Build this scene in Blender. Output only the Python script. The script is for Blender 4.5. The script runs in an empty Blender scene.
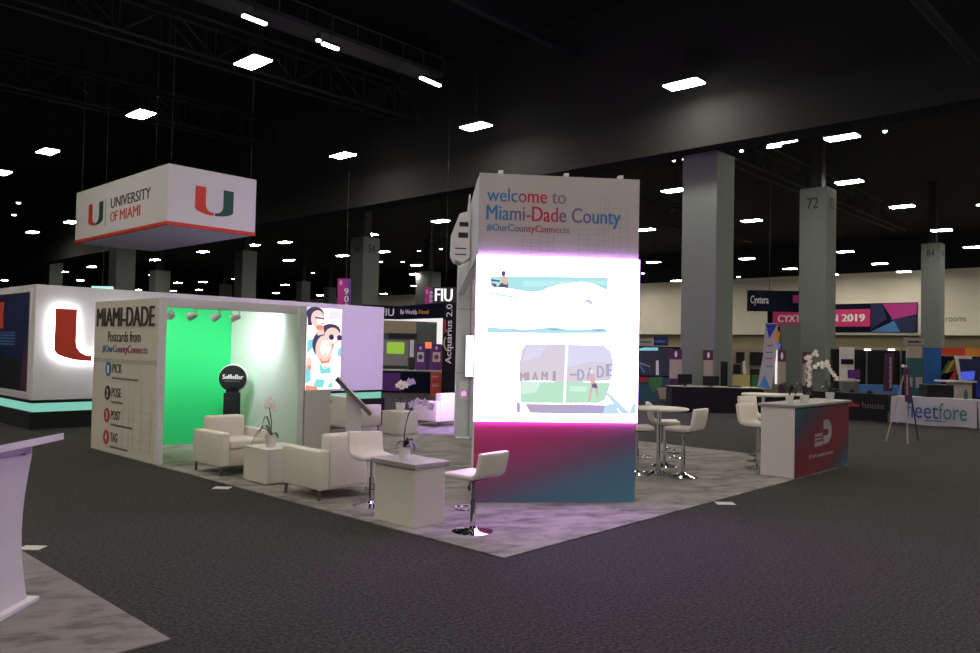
import bpy, bmesh, math, random
from mathutils import Vector, Matrix
random.seed(7)
SC = bpy.context.scene
COL = SC.collection
PI = math.pi
# world: x and y run along the two edges of the exhibition island, origin at its near corner, z up, metres
CAM = Vector((-4.905, -4.373, 1.75)); FPX = 783.4
PITCH = math.radians(1.59); ROLL = math.radians(1.19)
RGT = Vector((.68308, -.73034, 0)); FWD = Vector((.73034, .68308, 0)); UPZ = Vector((0, 0, 1))
YAW = math.atan2(RGT.y, RGT.x)
CF = FWD*math.cos(PITCH) + UPZ*math.sin(PITCH)
CU = -FWD*math.sin(PITCH) + UPZ*math.cos(PITCH)

def ray(px, py):
    dx, dy = px-490, py-326.5
    c, s = math.cos(ROLL), math.sin(ROLL)
    x, y = c*dx+s*dy, -s*dx+c*dy
    return CF + RGT*(x/FPX) - CU*(y/FPX)
def at(px, py, Y):
    d = ray(px, py); return CAM + d*(Y/d.dot(FWD))
def onz(px, py, z):
    d = ray(px, py); return CAM + d*((z-CAM.z)/d.z)

# ------------------------------------------------------------------ materials
def lin(c):
    if isinstance(c, str):
        c = c.lstrip('#'); c = [int(c[i:i+2], 16)/255 for i in (0, 2, 4)]
        return tuple(v/12.92 if v <= .04045 else ((v+.055)/1.055)**2.4 for v in c)
    return tuple(c)
def newmat(name):
    m = bpy.data.materials.new(name); m.use_nodes = True
    nt = m.node_tree; return m, nt, nt.nodes['Principled BSDF']
def P(name, col, rough=.6, metal=0., noise=.04, scale=40., spec=.5, bump=0.):
    m, nt, b = newmat(name); c = lin(col)
    b.inputs['Roughness'].default_value = rough; b.inputs['Metallic'].default_value = metal
    b.inputs['Specular IOR Level'].default_value = spec
    tc = nt.nodes.new('ShaderNodeTexCoord'); n = nt.nodes.new('ShaderNodeTexNoise')
    n.inputs['Scale'].default_value = scale; n.inputs['Detail'].default_value = 3
    nt.links.new(tc.outputs['Object'], n.inputs['Vector'])
    r = nt.nodes.new('ShaderNodeValToRGB')
    r.color_ramp.elements[0].color = tuple(v*(1-noise) for v in c)+(1,)
    r.color_ramp.elements[1].color = tuple(min(1, v*(1+noise)) for v in c)+(1,)
    nt.links.new(n.outputs['Fac'], r.inputs['Fac']); nt.links.new(r.outputs['Color'], b.inputs['Base Color'])
    if bump:
        bp = nt.nodes.new('ShaderNodeBump'); bp.inputs['Strength'].default_value = bump; bp.inputs['Distance'].default_value = .01
        nt.links.new(n.outputs['Fac'], bp.inputs['Height']); nt.links.new(bp.outputs['Normal'], b.inputs['Normal'])
    return m
def E(name, col, s):
    m, nt, b = newmat(name); c = lin(col)
    b.inputs['Base Color'].default_value = (.02, .02, .02, 1)
    b.inputs['Emission Color'].default_value = c+(1,); b.inputs['Emission Strength'].default_value = s
    return m
def ramp_mat(name, stops, axis, rough=.5, emit=0., add=0., coord='Generated'):
    """print whose colour runs across the object's own bounding box; axis = weights on generated x,y,z"""
    m, nt, b = newmat(name); b.inputs['Roughness'].default_value = rough
    tc = nt.nodes.new('ShaderNodeTexCoord')
    d = nt.nodes.new('ShaderNodeVectorMath'); d.operation = 'DOT_PRODUCT'; d.inputs[1].default_value = axis
    nt.links.new(tc.outputs[coord], d.inputs[0])
    ad = nt.nodes.new('ShaderNodeMath'); ad.operation = 'ADD'; ad.inputs[1].default_value = add; nt.links.new(d.outputs['Value'], ad.inputs[0])
    r = nt.nodes.new('ShaderNodeValToRGB'); el = r.color_ramp.elements
    while len(el) < len(stops): el.new(.5)
    for e, (p, c) in zip(el, stops): e.position = p; e.color = lin(c)+(1,)
    nt.links.new(ad.outputs[0], r.inputs['Fac'])
    nt.links.new(r.outputs['Color'], b.inputs['Base Color'])
    if emit:
        b.inputs['Base Color'].default_value = (.02, .02, .02, 1)
        nt.links.new(r.outputs['Color'], b.inputs['Emission Color']); b.inputs['Emission Strength'].default_value = emit
    return m

def carpet_mat(name, a, b_, c_, strip):
    m, nt, b = newmat(name); b.inputs['Roughness'].default_value = 1; b.inputs['Specular IOR Level'].default_value = .1; b.inputs['Sheen Weight'].default_value = .07; b.inputs['Sheen Roughness'].default_value = .5; b.inputs['Sheen Tint'].default_value = (1, .95, .85, 1)
    N, L = nt.nodes, nt.links
    tc = N.new('ShaderNodeTexCoord')
    n1 = N.new('ShaderNodeTexNoise'); n1.inputs['Scale'].default_value = 38; n1.inputs['Detail'].default_value = 3; n1.inputs['Roughness'].default_value = .7
    n2 = N.new('ShaderNodeTexNoise'); n2.inputs['Scale'].default_value = 1.1; n2.inputs['Detail'].default_value = 2
    L.new(tc.outputs['Object'], n1.inputs['Vector']); L.new(tc.outputs['Object'], n2.inputs['Vector'])
    r = N.new('ShaderNodeValToRGB'); r.color_ramp.elements[0].position = .40; r.color_ramp.elements[1].position = .64
    r.color_ramp.elements[0].color = lin(a)+(1,); r.color_ramp.elements[1].color = lin(b_)+(1,)
    L.new(n1.outputs['Fac'], r.inputs['Fac'])
    # rolled strips of carpet whose pile lies one way or the other
    sx = N.new('ShaderNodeSeparateXYZ'); L.new(tc.outputs['Object'], sx.inputs[0])
    ma = N.new('ShaderNodeMath'); ma.operation = 'MULTIPLY_ADD'; ma.inputs[1].default_value = 1/strip; ma.inputs[2].default_value = .42
    L.new(sx.outputs['Y'], ma.inputs[0])
    fr = N.new('ShaderNodeMath'); fr.operation = 'PINGPONG'; fr.inputs[1].default_value = 1; L.new(ma.outputs[0], fr.inputs[0])
    gt = N.new('ShaderNodeMath'); gt.operation = 'GREATER_THAN'; gt.inputs[1].default_value = .5; L.new(fr.outputs[0], gt.inputs[0])
    mr = N.new('ShaderNodeMath'); mr.operation = 'MULTIPLY_ADD'; mr.inputs[1].default_value = .13; mr.inputs[2].default_value = .93; L.new(gt.outputs[0], mr.inputs[0])
    m2 = N.new('ShaderNodeMath'); m2.operation = 'MULTIPLY_ADD'; m2.inputs[1].default_value = .35; m2.inputs[2].default_value = .82; L.new(n2.outputs['Fac'], m2.inputs[0])
    mm = N.new('ShaderNodeMath'); mm.operation = 'MULTIPLY'; L.new(mr.outputs[0], mm.inputs[0]); L.new(m2.outputs[0], mm.inputs[1])
    vm = N.new('ShaderNodeVectorMath'); vm.operation = 'SCALE'; L.new(r.outputs['Color'], vm.inputs[0]); L.new(mm.outputs[0], vm.inputs['Scale'])
    L.new(vm.outputs[0], b.inputs['Base Color'])
    bp = N.new('ShaderNodeBump'); bp.inputs['Strength'].default_value = .5; bp.inputs['Distance'].default_value = .01
    L.new(n1.outputs['Fac'], bp.inputs['Height']); L.new(bp.outputs['Normal'], b.inputs['Normal'])
    return m
def plank_carpet(name, light, dark, line):
    """pale printed carpet with long weathered streaks"""
    m, nt, b = newmat(name); b.inputs['Roughness'].default_value = .95; b.inputs['Specular IOR Level'].default_value = .15; b.inputs['Sheen Weight'].default_value = .06; b.inputs['Sheen Roughness'].default_value = .5
    N, L = nt.nodes, nt.links
    tc = N.new('ShaderNodeTexCoord'); mp = N.new('ShaderNodeMapping'); mp.inputs['Rotation'].default_value = (0, 0, .55)
    L.new(tc.outputs['Object'], mp.inputs['Vector'])
    n0 = N.new('ShaderNodeTexNoise'); n0.inputs['Scale'].default_value = 1.2; n0.inputs['Detail'].default_value = 4
    L.new(mp.outputs[0], n0.inputs['Vector'])
    add = N.new('ShaderNodeMixRGB'); add.blend_type = 'ADD'; add.inputs[0].default_value = .35
    L.new(mp.outputs[0], add.inputs[1]); L.new(n0.outputs['Color'], add.inputs[2])
    mp2 = N.new('ShaderNodeMapping'); mp2.inputs['Scale'].default_value = (1.1, 2.4, 1); L.new(add.outputs[0], mp2.inputs['Vector'])
    n1 = N.new('ShaderNodeTexNoise'); n1.inputs['Scale'].default_value = 2.2; n1.inputs['Detail'].default_value = 7; n1.inputs['Roughness'].default_value = .62
    L.new(mp2.outputs[0], n1.inputs['Vector'])
    r = N.new('ShaderNodeValToRGB'); el = r.color_ramp.elements; el.new(.5)
    for e, (p, c) in zip(el, [(.34, line), (.46, dark), (.60, light)]): e.position = p; e.color = lin(c)+(1,)
    L.new(n1.outputs['Fac'], r.inputs['Fac']); L.new(r.outputs['Color'], b.inputs['Base Color'])
    return m

M_ = {}
M_['white_lam'] = P('white laminate', '#cdc7bd', .45, noise=.02)
M_['white_panel'] = P('white fabric panel', '#d6d2d4', .8, noise=.03, scale=6)
M_['white_trim'] = P('white trim', '#dcdad8', .4, noise=.01)
M_['leather'] = P('white leatherette', '#d8d0c4', .42, noise=.03, scale=14, bump=.05)
M_['leather_dk'] = P('white leatherette base', '#cdc4b6', .5, noise=.03)
M_['chrome'] = P('chrome', '#d9d9dc', .07, 1.0, noise=.01)
M_['steel'] = P('brushed steel', '#8d8c8a', .3, .9)
M_['black'] = P('black plastic', '#101012', .35)
M_['black_matt'] = P('black fabric', '#0b0b0d', .95, noise=.2, scale=20)
M_['navy'] = P('navy panel', '#0c1024', .9, spec=.2)
M_['grey_top'] = P('grey laminate top', '#8f8b88', .35, noise=.03)
M_['grey_panel'] = P('grey fabric wall', '#c9c9d2', .8, noise=.03, scale=5)
M_['tower_print'] = P('pale grey printed panel', '#b6acae', .75, noise=.02)
M_['text_wall'] = P('warm grey printed panel', '#ccc3b5', .8, noise=.02)
M_['green_screen'] = P('chroma green wall', '#25cd74', .75, noise=.01)
M_['mint_wall'] = P('pale booth wall', '#cfd6d0', .75, noise=.01)
M_['pillar'] = P('grey painted pillar', '#737873', .75, noise=.05, scale=2.5)
M_['ceiling'] = P('black ceiling', '#09090a', .95, noise=.2)
M_['truss'] = P('dark steelwork', '#222224', .7)
M_['truss_lt'] = P('grey steelwork', '#3a3a3c', .6)
M_['beam'] = P('charcoal bulkhead', '#1d1d1b', .85, noise=.1, scale=1.5)
M_['hall_wall'] = P('cream hall wall', '#eee6d2', .9, noise=.03, scale=1)
M_['hall_low'] = P('brown lower wall', '#a5987a', .9, noise=.06, scale=1)
M_['dark_wall'] = P('dark hall wall', '#19191a', .95, noise=.1)
M_['red_u'] = P('orange red letter', '#c7361c', .5)
M_['green_u'] = P('dark green letter', '#0c4639', .5)
M_['ink'] = P('dark grey ink', '#35322f', .7)
M_['ink_soft'] = P('grey ink', '#5d5a58', .7)
M_['ink_red'] = P('red ink', '#b03a3c', .7)
M_['ink_blue'] = P('blue ink', '#2f6f9f', .7)
M_['white_ink'] = P('white ink', '#e6e4e2', .6)
M_['pale_ink'] = P('pale grey ink', '#989393', .8)
M_['faint_ink'] = P('faint warm ink', '#b3aa9d', .8)
M_['leaf'] = P('dark orchid leaf', '#16260f', .4, noise=.25, scale=25)
M_['stem'] = P('stem', '#3b3a22', .6)
M_['petal'] = P('cream orchid petal', '#f3ebe3', .6)
M_['petal_p'] = P('lilac orchid petal', '#cdb4dd', .6)
M_['pot'] = P('white glazed pot', '#d9d4cc', .25)
M_['red'] = P('red', '#a3202c', .6)
M_['orange_box'] = P('orange red card', '#b8452c', .7)
M_['purple'] = P('purple print', '#5b2370', .6)
M_['magenta'] = P('magenta print', '#b42c86', .6)
M_['pink_banner'] = P('pink banner', '#d3306f', .7)
M_['wine'] = P('plum print', '#511c45', .6)
M_['beige'] = P('beige print', '#a89a8c', .7)
M_['yellow'] = P('yellow print', '#c9b878', .7)
M_['green'] = P('green print', '#3f7d47', .7)
M_['teal'] = P('teal print', '#2c565c', .7)
M_['blue'] = P('blue print', '#1f5fa8', .7)
M_['royal'] = P('royal blue print', '#27309a', .6)
M_['lblue'] = P('light blue print', '#4b7fc0', .7)
M_['dkblue'] = P('dark blue print', '#16224f', .7)
M_['orange'] = P('orange print', '#d98a2c', .7)
M_['redor'] = P('red orange print', '#d0401f', .7)
M_['cloth'] = P('white tablecloth', '#aaa7ae', .9, noise=.03)
M_['grey_lam'] = P('light grey laminate', '#c4c0bc', .5, noise=.02)
M_['grey_part'] = P('grey partition', '#59605c', .8, noise=.05, scale=2)
M_['u_poster'] = P('navy poster', '#141c4c', .5, noise=.15, scale=3)
M_['u_poster_dk'] = P('poster dark figure', '#0d0e1c', .5, noise=.3, scale=6)
M_['lectern'] = P('glossy white lectern', '#cfccc8', .3, noise=.01)
M_['floor_tag'] = P('white floor tag', '#c5c2bc', .8)
M_['lens'] = E('ceiling light lens', (1.0, .95, .83), 90)
M_['lens_far'] = E('small lamp lens', (1.0, .95, .85), 14)
M_['led_white'] = E('video wall white', (.86, .42, 1.38), 14)
M_['led_rear'] = E('added rear screen', (.84, .46, 1.42), 19)  # glow of the screen added behind the tower for pink light
M_['disp_white'] = E('white display', (.95, .95, 1.05), 1.8)
M_['pink_dot'] = E('pink glow', (1.0, .3, .9), 1.2)
M_['halo'] = E('halo light', (.93, .97, 1.0), 17)
M_['teal_glow'] = E('teal light strip', (.27, .74, .58), .75)
M_['exit_glow'] = E('exit lamp', (.45, .95, .85), 1.1)
M_['fiu_glow'] = E('lit white letters', (1, 1, .97), 1.2)
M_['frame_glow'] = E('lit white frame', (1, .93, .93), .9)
M_['red_glow'] = E('orange glow', (1, .22, .08), .9)
M_['blue_glow'] = E('blue screen', (.05, .09, .6), 1.)
M_['cyan_glow'] = E('cyan screen', (.25, .6, .75), .9)
M_['green_glow'] = E('green screen', (.32, .6, .04), .8)
M_['cool_tile'] = E('dim cool screen', (.008, .011, .026), .8)
M_['tower_base'] = ramp_mat('magenta to blue print', [(0, '#bb3268'), (.30, '#ad3468'), (.52, '#79506f'), (.70, '#4f6f88'), (1, '#4c8097')], (.42, 0, -.58), .55, 0, .58)
M_['counter_print'] = ramp_mat('blue to red print', [(0, '#2a5f70'), (.16, '#2e4258'), (.36, '#6c2433'), (.66, '#76232e'), (.80, '#523042'), (.93, '#2a5f70')], (.5, 0, -.5), .6, 0, .5)
BRB = [(0, '#2c7cba'), (.2, '#4a6c9c'), (.33, '#b02c4c'), (.46, '#c02542'), (.58, '#7a5a80'), (.78, '#4f6c9c'), (1, '#2c74b4')]
WEL = [(0, '#2c7cba'), (.34, '#4a6c9c'), (.5, '#b02c4c'), (.7, '#c02542'), (.8, '#8f5a76'), (1, '#6f7ca0')]
HSH = [(0, '#3d7fa8'), (.35, '#56698f'), (.58, '#b02c44'), (.75, '#a04a5c'), (1, '#7a8296')]
def ink(stops, w): return ramp_mat('blue red blue ink', stops, (1/w, 0, 0), .7, coord='Object')
M_['floor'] = carpet_mat('charcoal carpet', '#0b0b0b', '#3a3a38', '#000000', 3.05)
M_['isle'] = plank_carpet('pale streaked carpet', '#8f8a84', '#7b7772', '#5a5753')
M_['isle2'] = plank_carpet('pale marbled carpet', '#807a74', '#756f69', '#57534e')

# ------------------------------------------------------------------ mesh builder
class B:
    def __init__(s): s.bm = bmesh.new()
    def box(s, x0, x1, y0, y1, z0, z1, r=0, seg=2):
        mat = Matrix.Translation(((x0+x1)/2, (y0+y1)/2, (z0+z1)/2)) @ Matrix.Diagonal((abs(x1-x0), abs(y1-y0), abs(z1-z0), 1))
        v = bmesh.ops.create_cube(s.bm, size=1, matrix=mat)['verts']
        if r:
            e = {e for q in v for e in q.link_edges}
            bmesh.ops.bevel(s.bm, geom=list(e), offset=r, segments=seg, affect='EDGES', profile=.5)
        return s
    def cyl(s, x, y, z0, z1, r, r2=None, n=24):
        bmesh.ops.create_cone(s.bm, cap_ends=True, segments=n, radius1=r, radius2=r if r2 is None else r2, depth=abs(z1-z0),
                              matrix=Matrix.Translation((x, y, (z0+z1)/2)))
        return s
    def lathe(s, prof, x=0, y=0, z=0, n=28, cap=True):
        rings = []
        for (r, h) in prof:
            rings.append([s.bm.verts.new((x+r*math.cos(2*PI*k/n), y+r*math.sin(2*PI*k/n), z+h)) for k in range(n)])
        for a, b in zip(rings, rings[1:]):
            for k in range(n): s.bm.faces.new((a[k], a[(k+1) % n], b[(k+1) % n], b[k]))
        if cap:
            s.bm.faces.new(rings[0][::-1]); s.bm.faces.new(rings[-1])
        return s
    def tube(s, pts, r, n=8, closed=False):
        pts = [Vector(p) for p in pts]; rings = []; N = len(pts)
        for i, p in enumerate(pts):
            a = pts[(i-1) % N] if (i or closed) else p
            b = pts[(i+1) % N] if (i < N-1 or closed) else p
            t = (b-a).normalized(); ref = UPZ if abs(t.z) < .95 else Vector((1, 0, 0))
            u = t.cross(ref).normalized(); v = t.cross(u)
            rr = r[i] if isinstance(r, (list, tuple)) else r
            rings.append([s.bm.verts.new(p+(u*math.cos(2*PI*k/n)+v*math.sin(2*PI*k/n))*rr) for k in range(n)])
        for i in range(N if closed else N-1):
            a, b = rings[i], rings[(i+1) % N]
            for k in range(n): s.bm.faces.new((a[k], a[(k+1) % n], b[(k+1) % n], b[k]))
        if not closed:
            s.bm.faces.new(rings[0][::-1]); s.bm.faces.new(rings[-1])
        return s
    def prism(s, pts, vec):
        vec = Vector(vec); a = [s.bm.verts.new(Vector(p)) for p in pts]; b = [s.bm.verts.new(Vector(p)+vec) for p in pts]; n = len(a)
        s.bm.faces.new(a[::-1]); s.bm.faces.new(b)
        for k in range(n): s.bm.faces.new((a[k], a[(k+1) % n], b[(k+1) % n], b[k]))
        return s
    def ball(s, c, r, sc=(1, 1, 1), sub=2):
        bmesh.ops.create_icosphere(s.bm, subdivisions=sub, radius=r, matrix=Matrix.Translation(c) @ Matrix.Diagonal(sc+(1,)))
        return s
    def sheet(s, rows):
        """rows of points -> quads"""
        v = [[s.bm.verts.new(Vector(p)) for p in r] for r in rows]
        for a, b in zip(v, v[1:]):
            for k in range(len(a)-1): s.bm.faces.new((a[k], a[k+1], b[k+1], b[k]))
        return s
def link(name, me, mat, parent=None):
    o = bpy.data.objects.new(name, me); COL.objects.link(o)
    if mat is not None:
        me.materials.clear(); me.materials.append(M_[mat] if isinstance(mat, str) else mat)
    if parent is not None: o.parent = parent
    return o
def obj(name, b, mat, parent=None, smooth=True, ang=.6):
    bmesh.ops.recalc_face_normals(b.bm, faces=b.bm.faces)
    me = bpy.data.meshes.new(name); b.bm.to_mesh(me); b.bm.free()
    if smooth:
        me.shade_smooth(); me.set_sharp_from_angle(angle=ang)
    return link(name, me, mat, parent)
def tag(o, label, cat, group=None):
    o['label'] = label; o['category'] = cat
    if group: o['group'] = group
    return o
def thing(name, label, cat, loc=(0, 0, 0), rz=0., group=None):
    o = bpy.data.objects.new(name, None); COL.objects.link(o); o.empty_display_size = .1
    o.location = loc; o.rotation_euler = (0, 0, rz)
    return tag(o, label, cat, group)
def struct(name, b, mat, label=None):
    o = obj(name, b, mat, None, smooth=False); o['kind'] = 'structure'
    if label: o['label'] = label
    return o
def copy_tree(root, loc, rz, label, group=None):
    def cp(o, par):
        c = o.copy(); COL.objects.link(c)
        if par is not None: c.parent = par
        for ch in o.children: cp(ch, c)
        return c
    r = cp(root, None); r.location = loc; r.rotation_euler = (0, 0, rz); r['label'] = label
    if group: r['group'] = group
    return r
FONT = {}
def text(parent, name, s, mat, o, r, w, h, depth=.004, bold=0., up=(0, 0, 1), space=1.):
    """lettering whose lower left corner is o, reading along r, fitted into w x h"""
    if s.startswith('~'):      # small print that cannot be read in the photo: one jagged line of ink
        n = int(s[1:]); r = Vector(r).normalized(); up = Vector(up).normalized(); nn = r.cross(up); pts = []
        for k in range(n+1): pts += [(w*k/n, h*(.62+.22*((k*7) % 3 == 0))), (w*(k+.6)/n if k < n else w, h*(.42+.2*((k*5) % 2)))]
        pts = [(0, h*.15)] + pts + [(w, h*.15)] ; b = B(); b.prism([Vector(o)+r*u+up*v for u, v in pts], nn*depth)
        return obj(name, b, mat, parent, False)
    cu = bpy.data.curves.new(name, 'FONT'); cu.body = s; cu.size = 1; cu.extrude = .001; cu.resolution_u = 3; cu.space_character = space
    t = bpy.data.objects.new('tmp', cu); COL.objects.link(t)
    dg = bpy.context.evaluated_depsgraph_get(); dg.update()
    me = bpy.data.meshes.new_from_object(t.evaluated_get(dg))
    bpy.data.objects.remove(t); bpy.data.curves.remove(cu)
    if bold > 0:
        bm = bmesh.new(); bm.from_mesh(me)
        base = [f for f in bm.faces]
        for dx, dz in ((bold*1.5, .01), (bold*3, .02)):
            g = bmesh.ops.duplicate(bm, geom=base)
            bmesh.ops.translate(bm, verts=[v for v in g['geom'] if isinstance(v, bmesh.types.BMVert)], vec=(dx, 0, dz))
        bm.to_mesh(me); bm.free()
    xs = [v.co.x for v in me.vertices]; ys = [v.co.y for v in me.vertices]
    x0, x1, y0, y1 = min(xs), max(xs), min(ys), max(ys)
    r = Vector(r).normalized(); up = Vector(up).normalized(); n = r.cross(up)
    # kept as its own x,y,z (x along the line) so that a print can run across it
    for v in me.vertices:
        v.co = Vector(((v.co.x-x0)/(x1-x0)*w, -((depth + .0008*round(v.co.z/.01)) if v.co.z > .0005 and (round(v.co.z*1000) % 10) < 5 else 0), (v.co.y-y0)/(y1-y0)*h))
    ob = link(name, me, mat, parent)
    ob.matrix_local = Matrix(((r.x, -n.x, up.x, o[0]), (r.y, -n.y, up.y, o[1]), (r.z, -n.z, up.z, o[2]), (0, 0, 0, 1)))
    return ob
def flat(parent, name, mat, polys, o, r, off=0., t=.004):
    """flat shapes on a panel: polys in (u,v) metres from o along r and up"""
    o = Vector(o); r = Vector(r).normalized(); n = r.cross(UPZ); b = B()
    for p in polys: b.prism([o+r*u+UPZ*v+n*off for u, v in p], n*t)
    return obj(name, b, mat, parent, smooth=False)
def circ(cu, cv, r, n=20, ry=None):
    return [(cu+r*math.cos(2*PI*k/n), cv+(ry or r)*math.sin(2*PI*k/n)) for k in range(n)]
U_L = [(0, 1), (.27, 1), (.27, .36), (.285, .26), (.33, .17), (.40, .115), (.485, .10), (.485, 0), (.36, .005), (.24, .03), (.12, .075), (.04, .13), (0, .20)]
U_R = [(1-x, y) for x, y in U_L][::-1]
def scaled(poly, u0, v0, w, h): return [(u0+x*w, v0+y*h) for x, y in poly]

# ------------------------------------------------------------------ the hall
b = B(); b.box(-40, 88, -30, 136, -.2, 0); struct('floor', b, 'floor')
b = B(); b.box(-40, 88, -30, 136, 14, 14.2); struct('ceiling', b, 'ceiling')
b = B(); b.box(82, 82.4, -30, 136, 3.95, 10.5); struct('wall_right', b, 'hall_wall')
b = B(); b.box(82, 82.4, -30, 136, 10.5, 14); struct('wall_right_upper', b, 'dark_wall')
b = B(); b.box(82.9, 83.3, -30, 136, 0, 3.95); struct('wall_right_recess', b, 'hall_low')
b = B(); b.box(82.4, 82.9, -30, 136, 3.95, 4.15); struct('ceiling_recess', b, 'hall_low')
b = B(); b.box(-40, 88, 135, 135.4, 0, 14); struct('wall_left', b, 'dark_wall')
b = B(); b.box(-40.4, -40, -30, 136, 0, 14); struct('wall_back', b, 'dark_wall')
b = B(); b.box(-40, 88, -30.4, -30, 0, 14); struct('wall_front', b, 'dark_wall')
b = B(); b.box(18.0, 19.3, -25, 130, 8.45, 14); b.box(17.9, 18.0, -25, 130, 8.36, 8.56); struct('beam', b, 'beam', 'charcoal bulkhead beam crossing the hall under the ceiling')
text(bpy.data.objects['wall_right'], 'lettering', 'rooms', 'ink_soft', (81.99, 15.5, 5.3), (0, -1, 0), 1.75, .40)

def pillar(px, top, Y, w, label, num=None):
    p = at(px, top, Y)
    b = B(); b.box(p.x, p.x+w, p.y, p.y+w, 0, 14 if top is None else max(p.z, 8.2))
    o = struct('pillar', b, 'pillar', label); o['category'] = 'pillar'
    b = B(); b.box(p.x+w*.3, p.x+w*.7, p.y+w*.3, p.y+w*.7, max(p.z, 8.2), 14); obj('steel_stub', b, 'truss', o, False)
    if num:
        h = max(p.z, 8.2)
        text(o, 'number', num, 'ink', (p.x-.01, p.y+w*.72, h-.95), (0, -1, 0), w*.42, .5, bold=.01)
        text(o, 'number', num, 'ink', (p.x+w*.3, p.y-.01, h-.95), (1, 0, 0), w*.42, .5, bold=.01)
    return o
pillar(717.3, 150, 25.6, 1.25, 'large grey pillar rising to the beam right of the video tower')
pillar(826.8, 186, 34.8, 1.2, 'grey pillar numbered 72 behind the red and blue counter', '72')
pillar(940.4, 242.5, 54, 1.2, 'grey pillar numbered 84 at the right edge before the cream wall', '84')
pillar(363.5, 238, 46, 1.22, 'grey pillar behind the lilac wall end with the 900 banner', '54')
pillar(117.5, 232, 50, 1.2, 'grey pillar under the left half of the hanging sign')
pillar(243, 250, 60, 1.2, 'grey pillar under the right end of the hanging sign')
pillar(156, 270, 84, 1.6, 'distant grey pillar between the two pillars below the hanging sign')
pillar(50, 262, 77, 1.2, 'distant grey pillar left of the hanging sign above the booth corner')
pillar(224, 284, 103, 1.2, 'small far pillar just left of the pillar under the sign right end')
pillar(302, 281, 94, 1.2, 'far pillar above the right end of the photo booth')
pillar(329, 287, 102, 1.2, 'farthest pillar beside the purple 900 banner')
pillar(428, 271, 88, 2.0, 'far pillar behind the lit letters of the navy booth')

# roof steel
def truss(name, p0, p1, h, w, label, mat='truss'):
    p0, p1 = Vector(p0), Vector(p1); L = (p1-p0).length; d = (p1-p0)/L; sd = d.cross(UPZ).normalized()*w/2; n = int(L/1.6)
    b = B()
    for s in (-1, 1):
        b.tube([p0+sd*s, p1+sd*s], .06, 6); b.tube([p0+sd*s+UPZ*h, p1+sd*s+UPZ*h], .06, 6)
        for k in range(n):
            a, c = p0+d*(L*k/n)+sd*s, p0+d*(L*(k+1)/n)+sd*s
            b.tube([a, a+UPZ*h], .03, 4); b.tube([a+UPZ*h, c] if k % 2 else [a, c+UPZ*h], .03, 4)
    return tag(obj(name, b, mat, None, smooth=False), label, 'roof truss', 'roof trusses')
truss('roof_truss', (-8, 21.5, 11.6), (17.8, 21.5, 11.6), 1.3, .7, 'dark lattice truss above the row of square lights at upper left')
truss('roof_truss', (-8, 30.5, 11.6), (17.8, 30.5, 11.6), 1.3, .7, 'dark lattice truss left of the highest square lights')
truss('roof_truss', (19.5, 24, 10.8), (56, 24, 10.8), 1.3, .7, 'dark lattice truss beyond the beam left of the tall pillar')
truss('roof_truss', (19.5, 12.5, 10.8), (56, 12.5, 10.8), 1.3, .7, 'dark lattice truss beyond the beam between pillars 72 and 84')
b = B(); b.box(6, 17.8, 12.7, 12.95, 12.4, 12.75); tag(obj('roof_girder', b, 'truss', None, False), 'dark flat girder under the roof above the video tower', 'girder')
b = B(); b.tube([(9, .2, 9), (17.95, 0, 9)], .11, 12); tag(obj('roof_pipe', b, 'truss_lt', None), 'grey pipe under the roof in the upper right corner', 'pipe')
b = B()
for k in range(2):
    b.tube([(2, 16.9, 12+k*.55), (15, 16.9, 12+k*.55)], .03, 6)
for k in range(14): b.tube([(2+k, 16.9, 12), (2+k, 16.9, 12.55)], .025, 6)
b.box(2, 15, 16.9, 17.9, 11.9, 11.97)
tag(obj('catwalk', b, 'truss_lt', None, False), 'dark railed catwalk under the roof behind the strip lights', 'catwalk')

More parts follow.
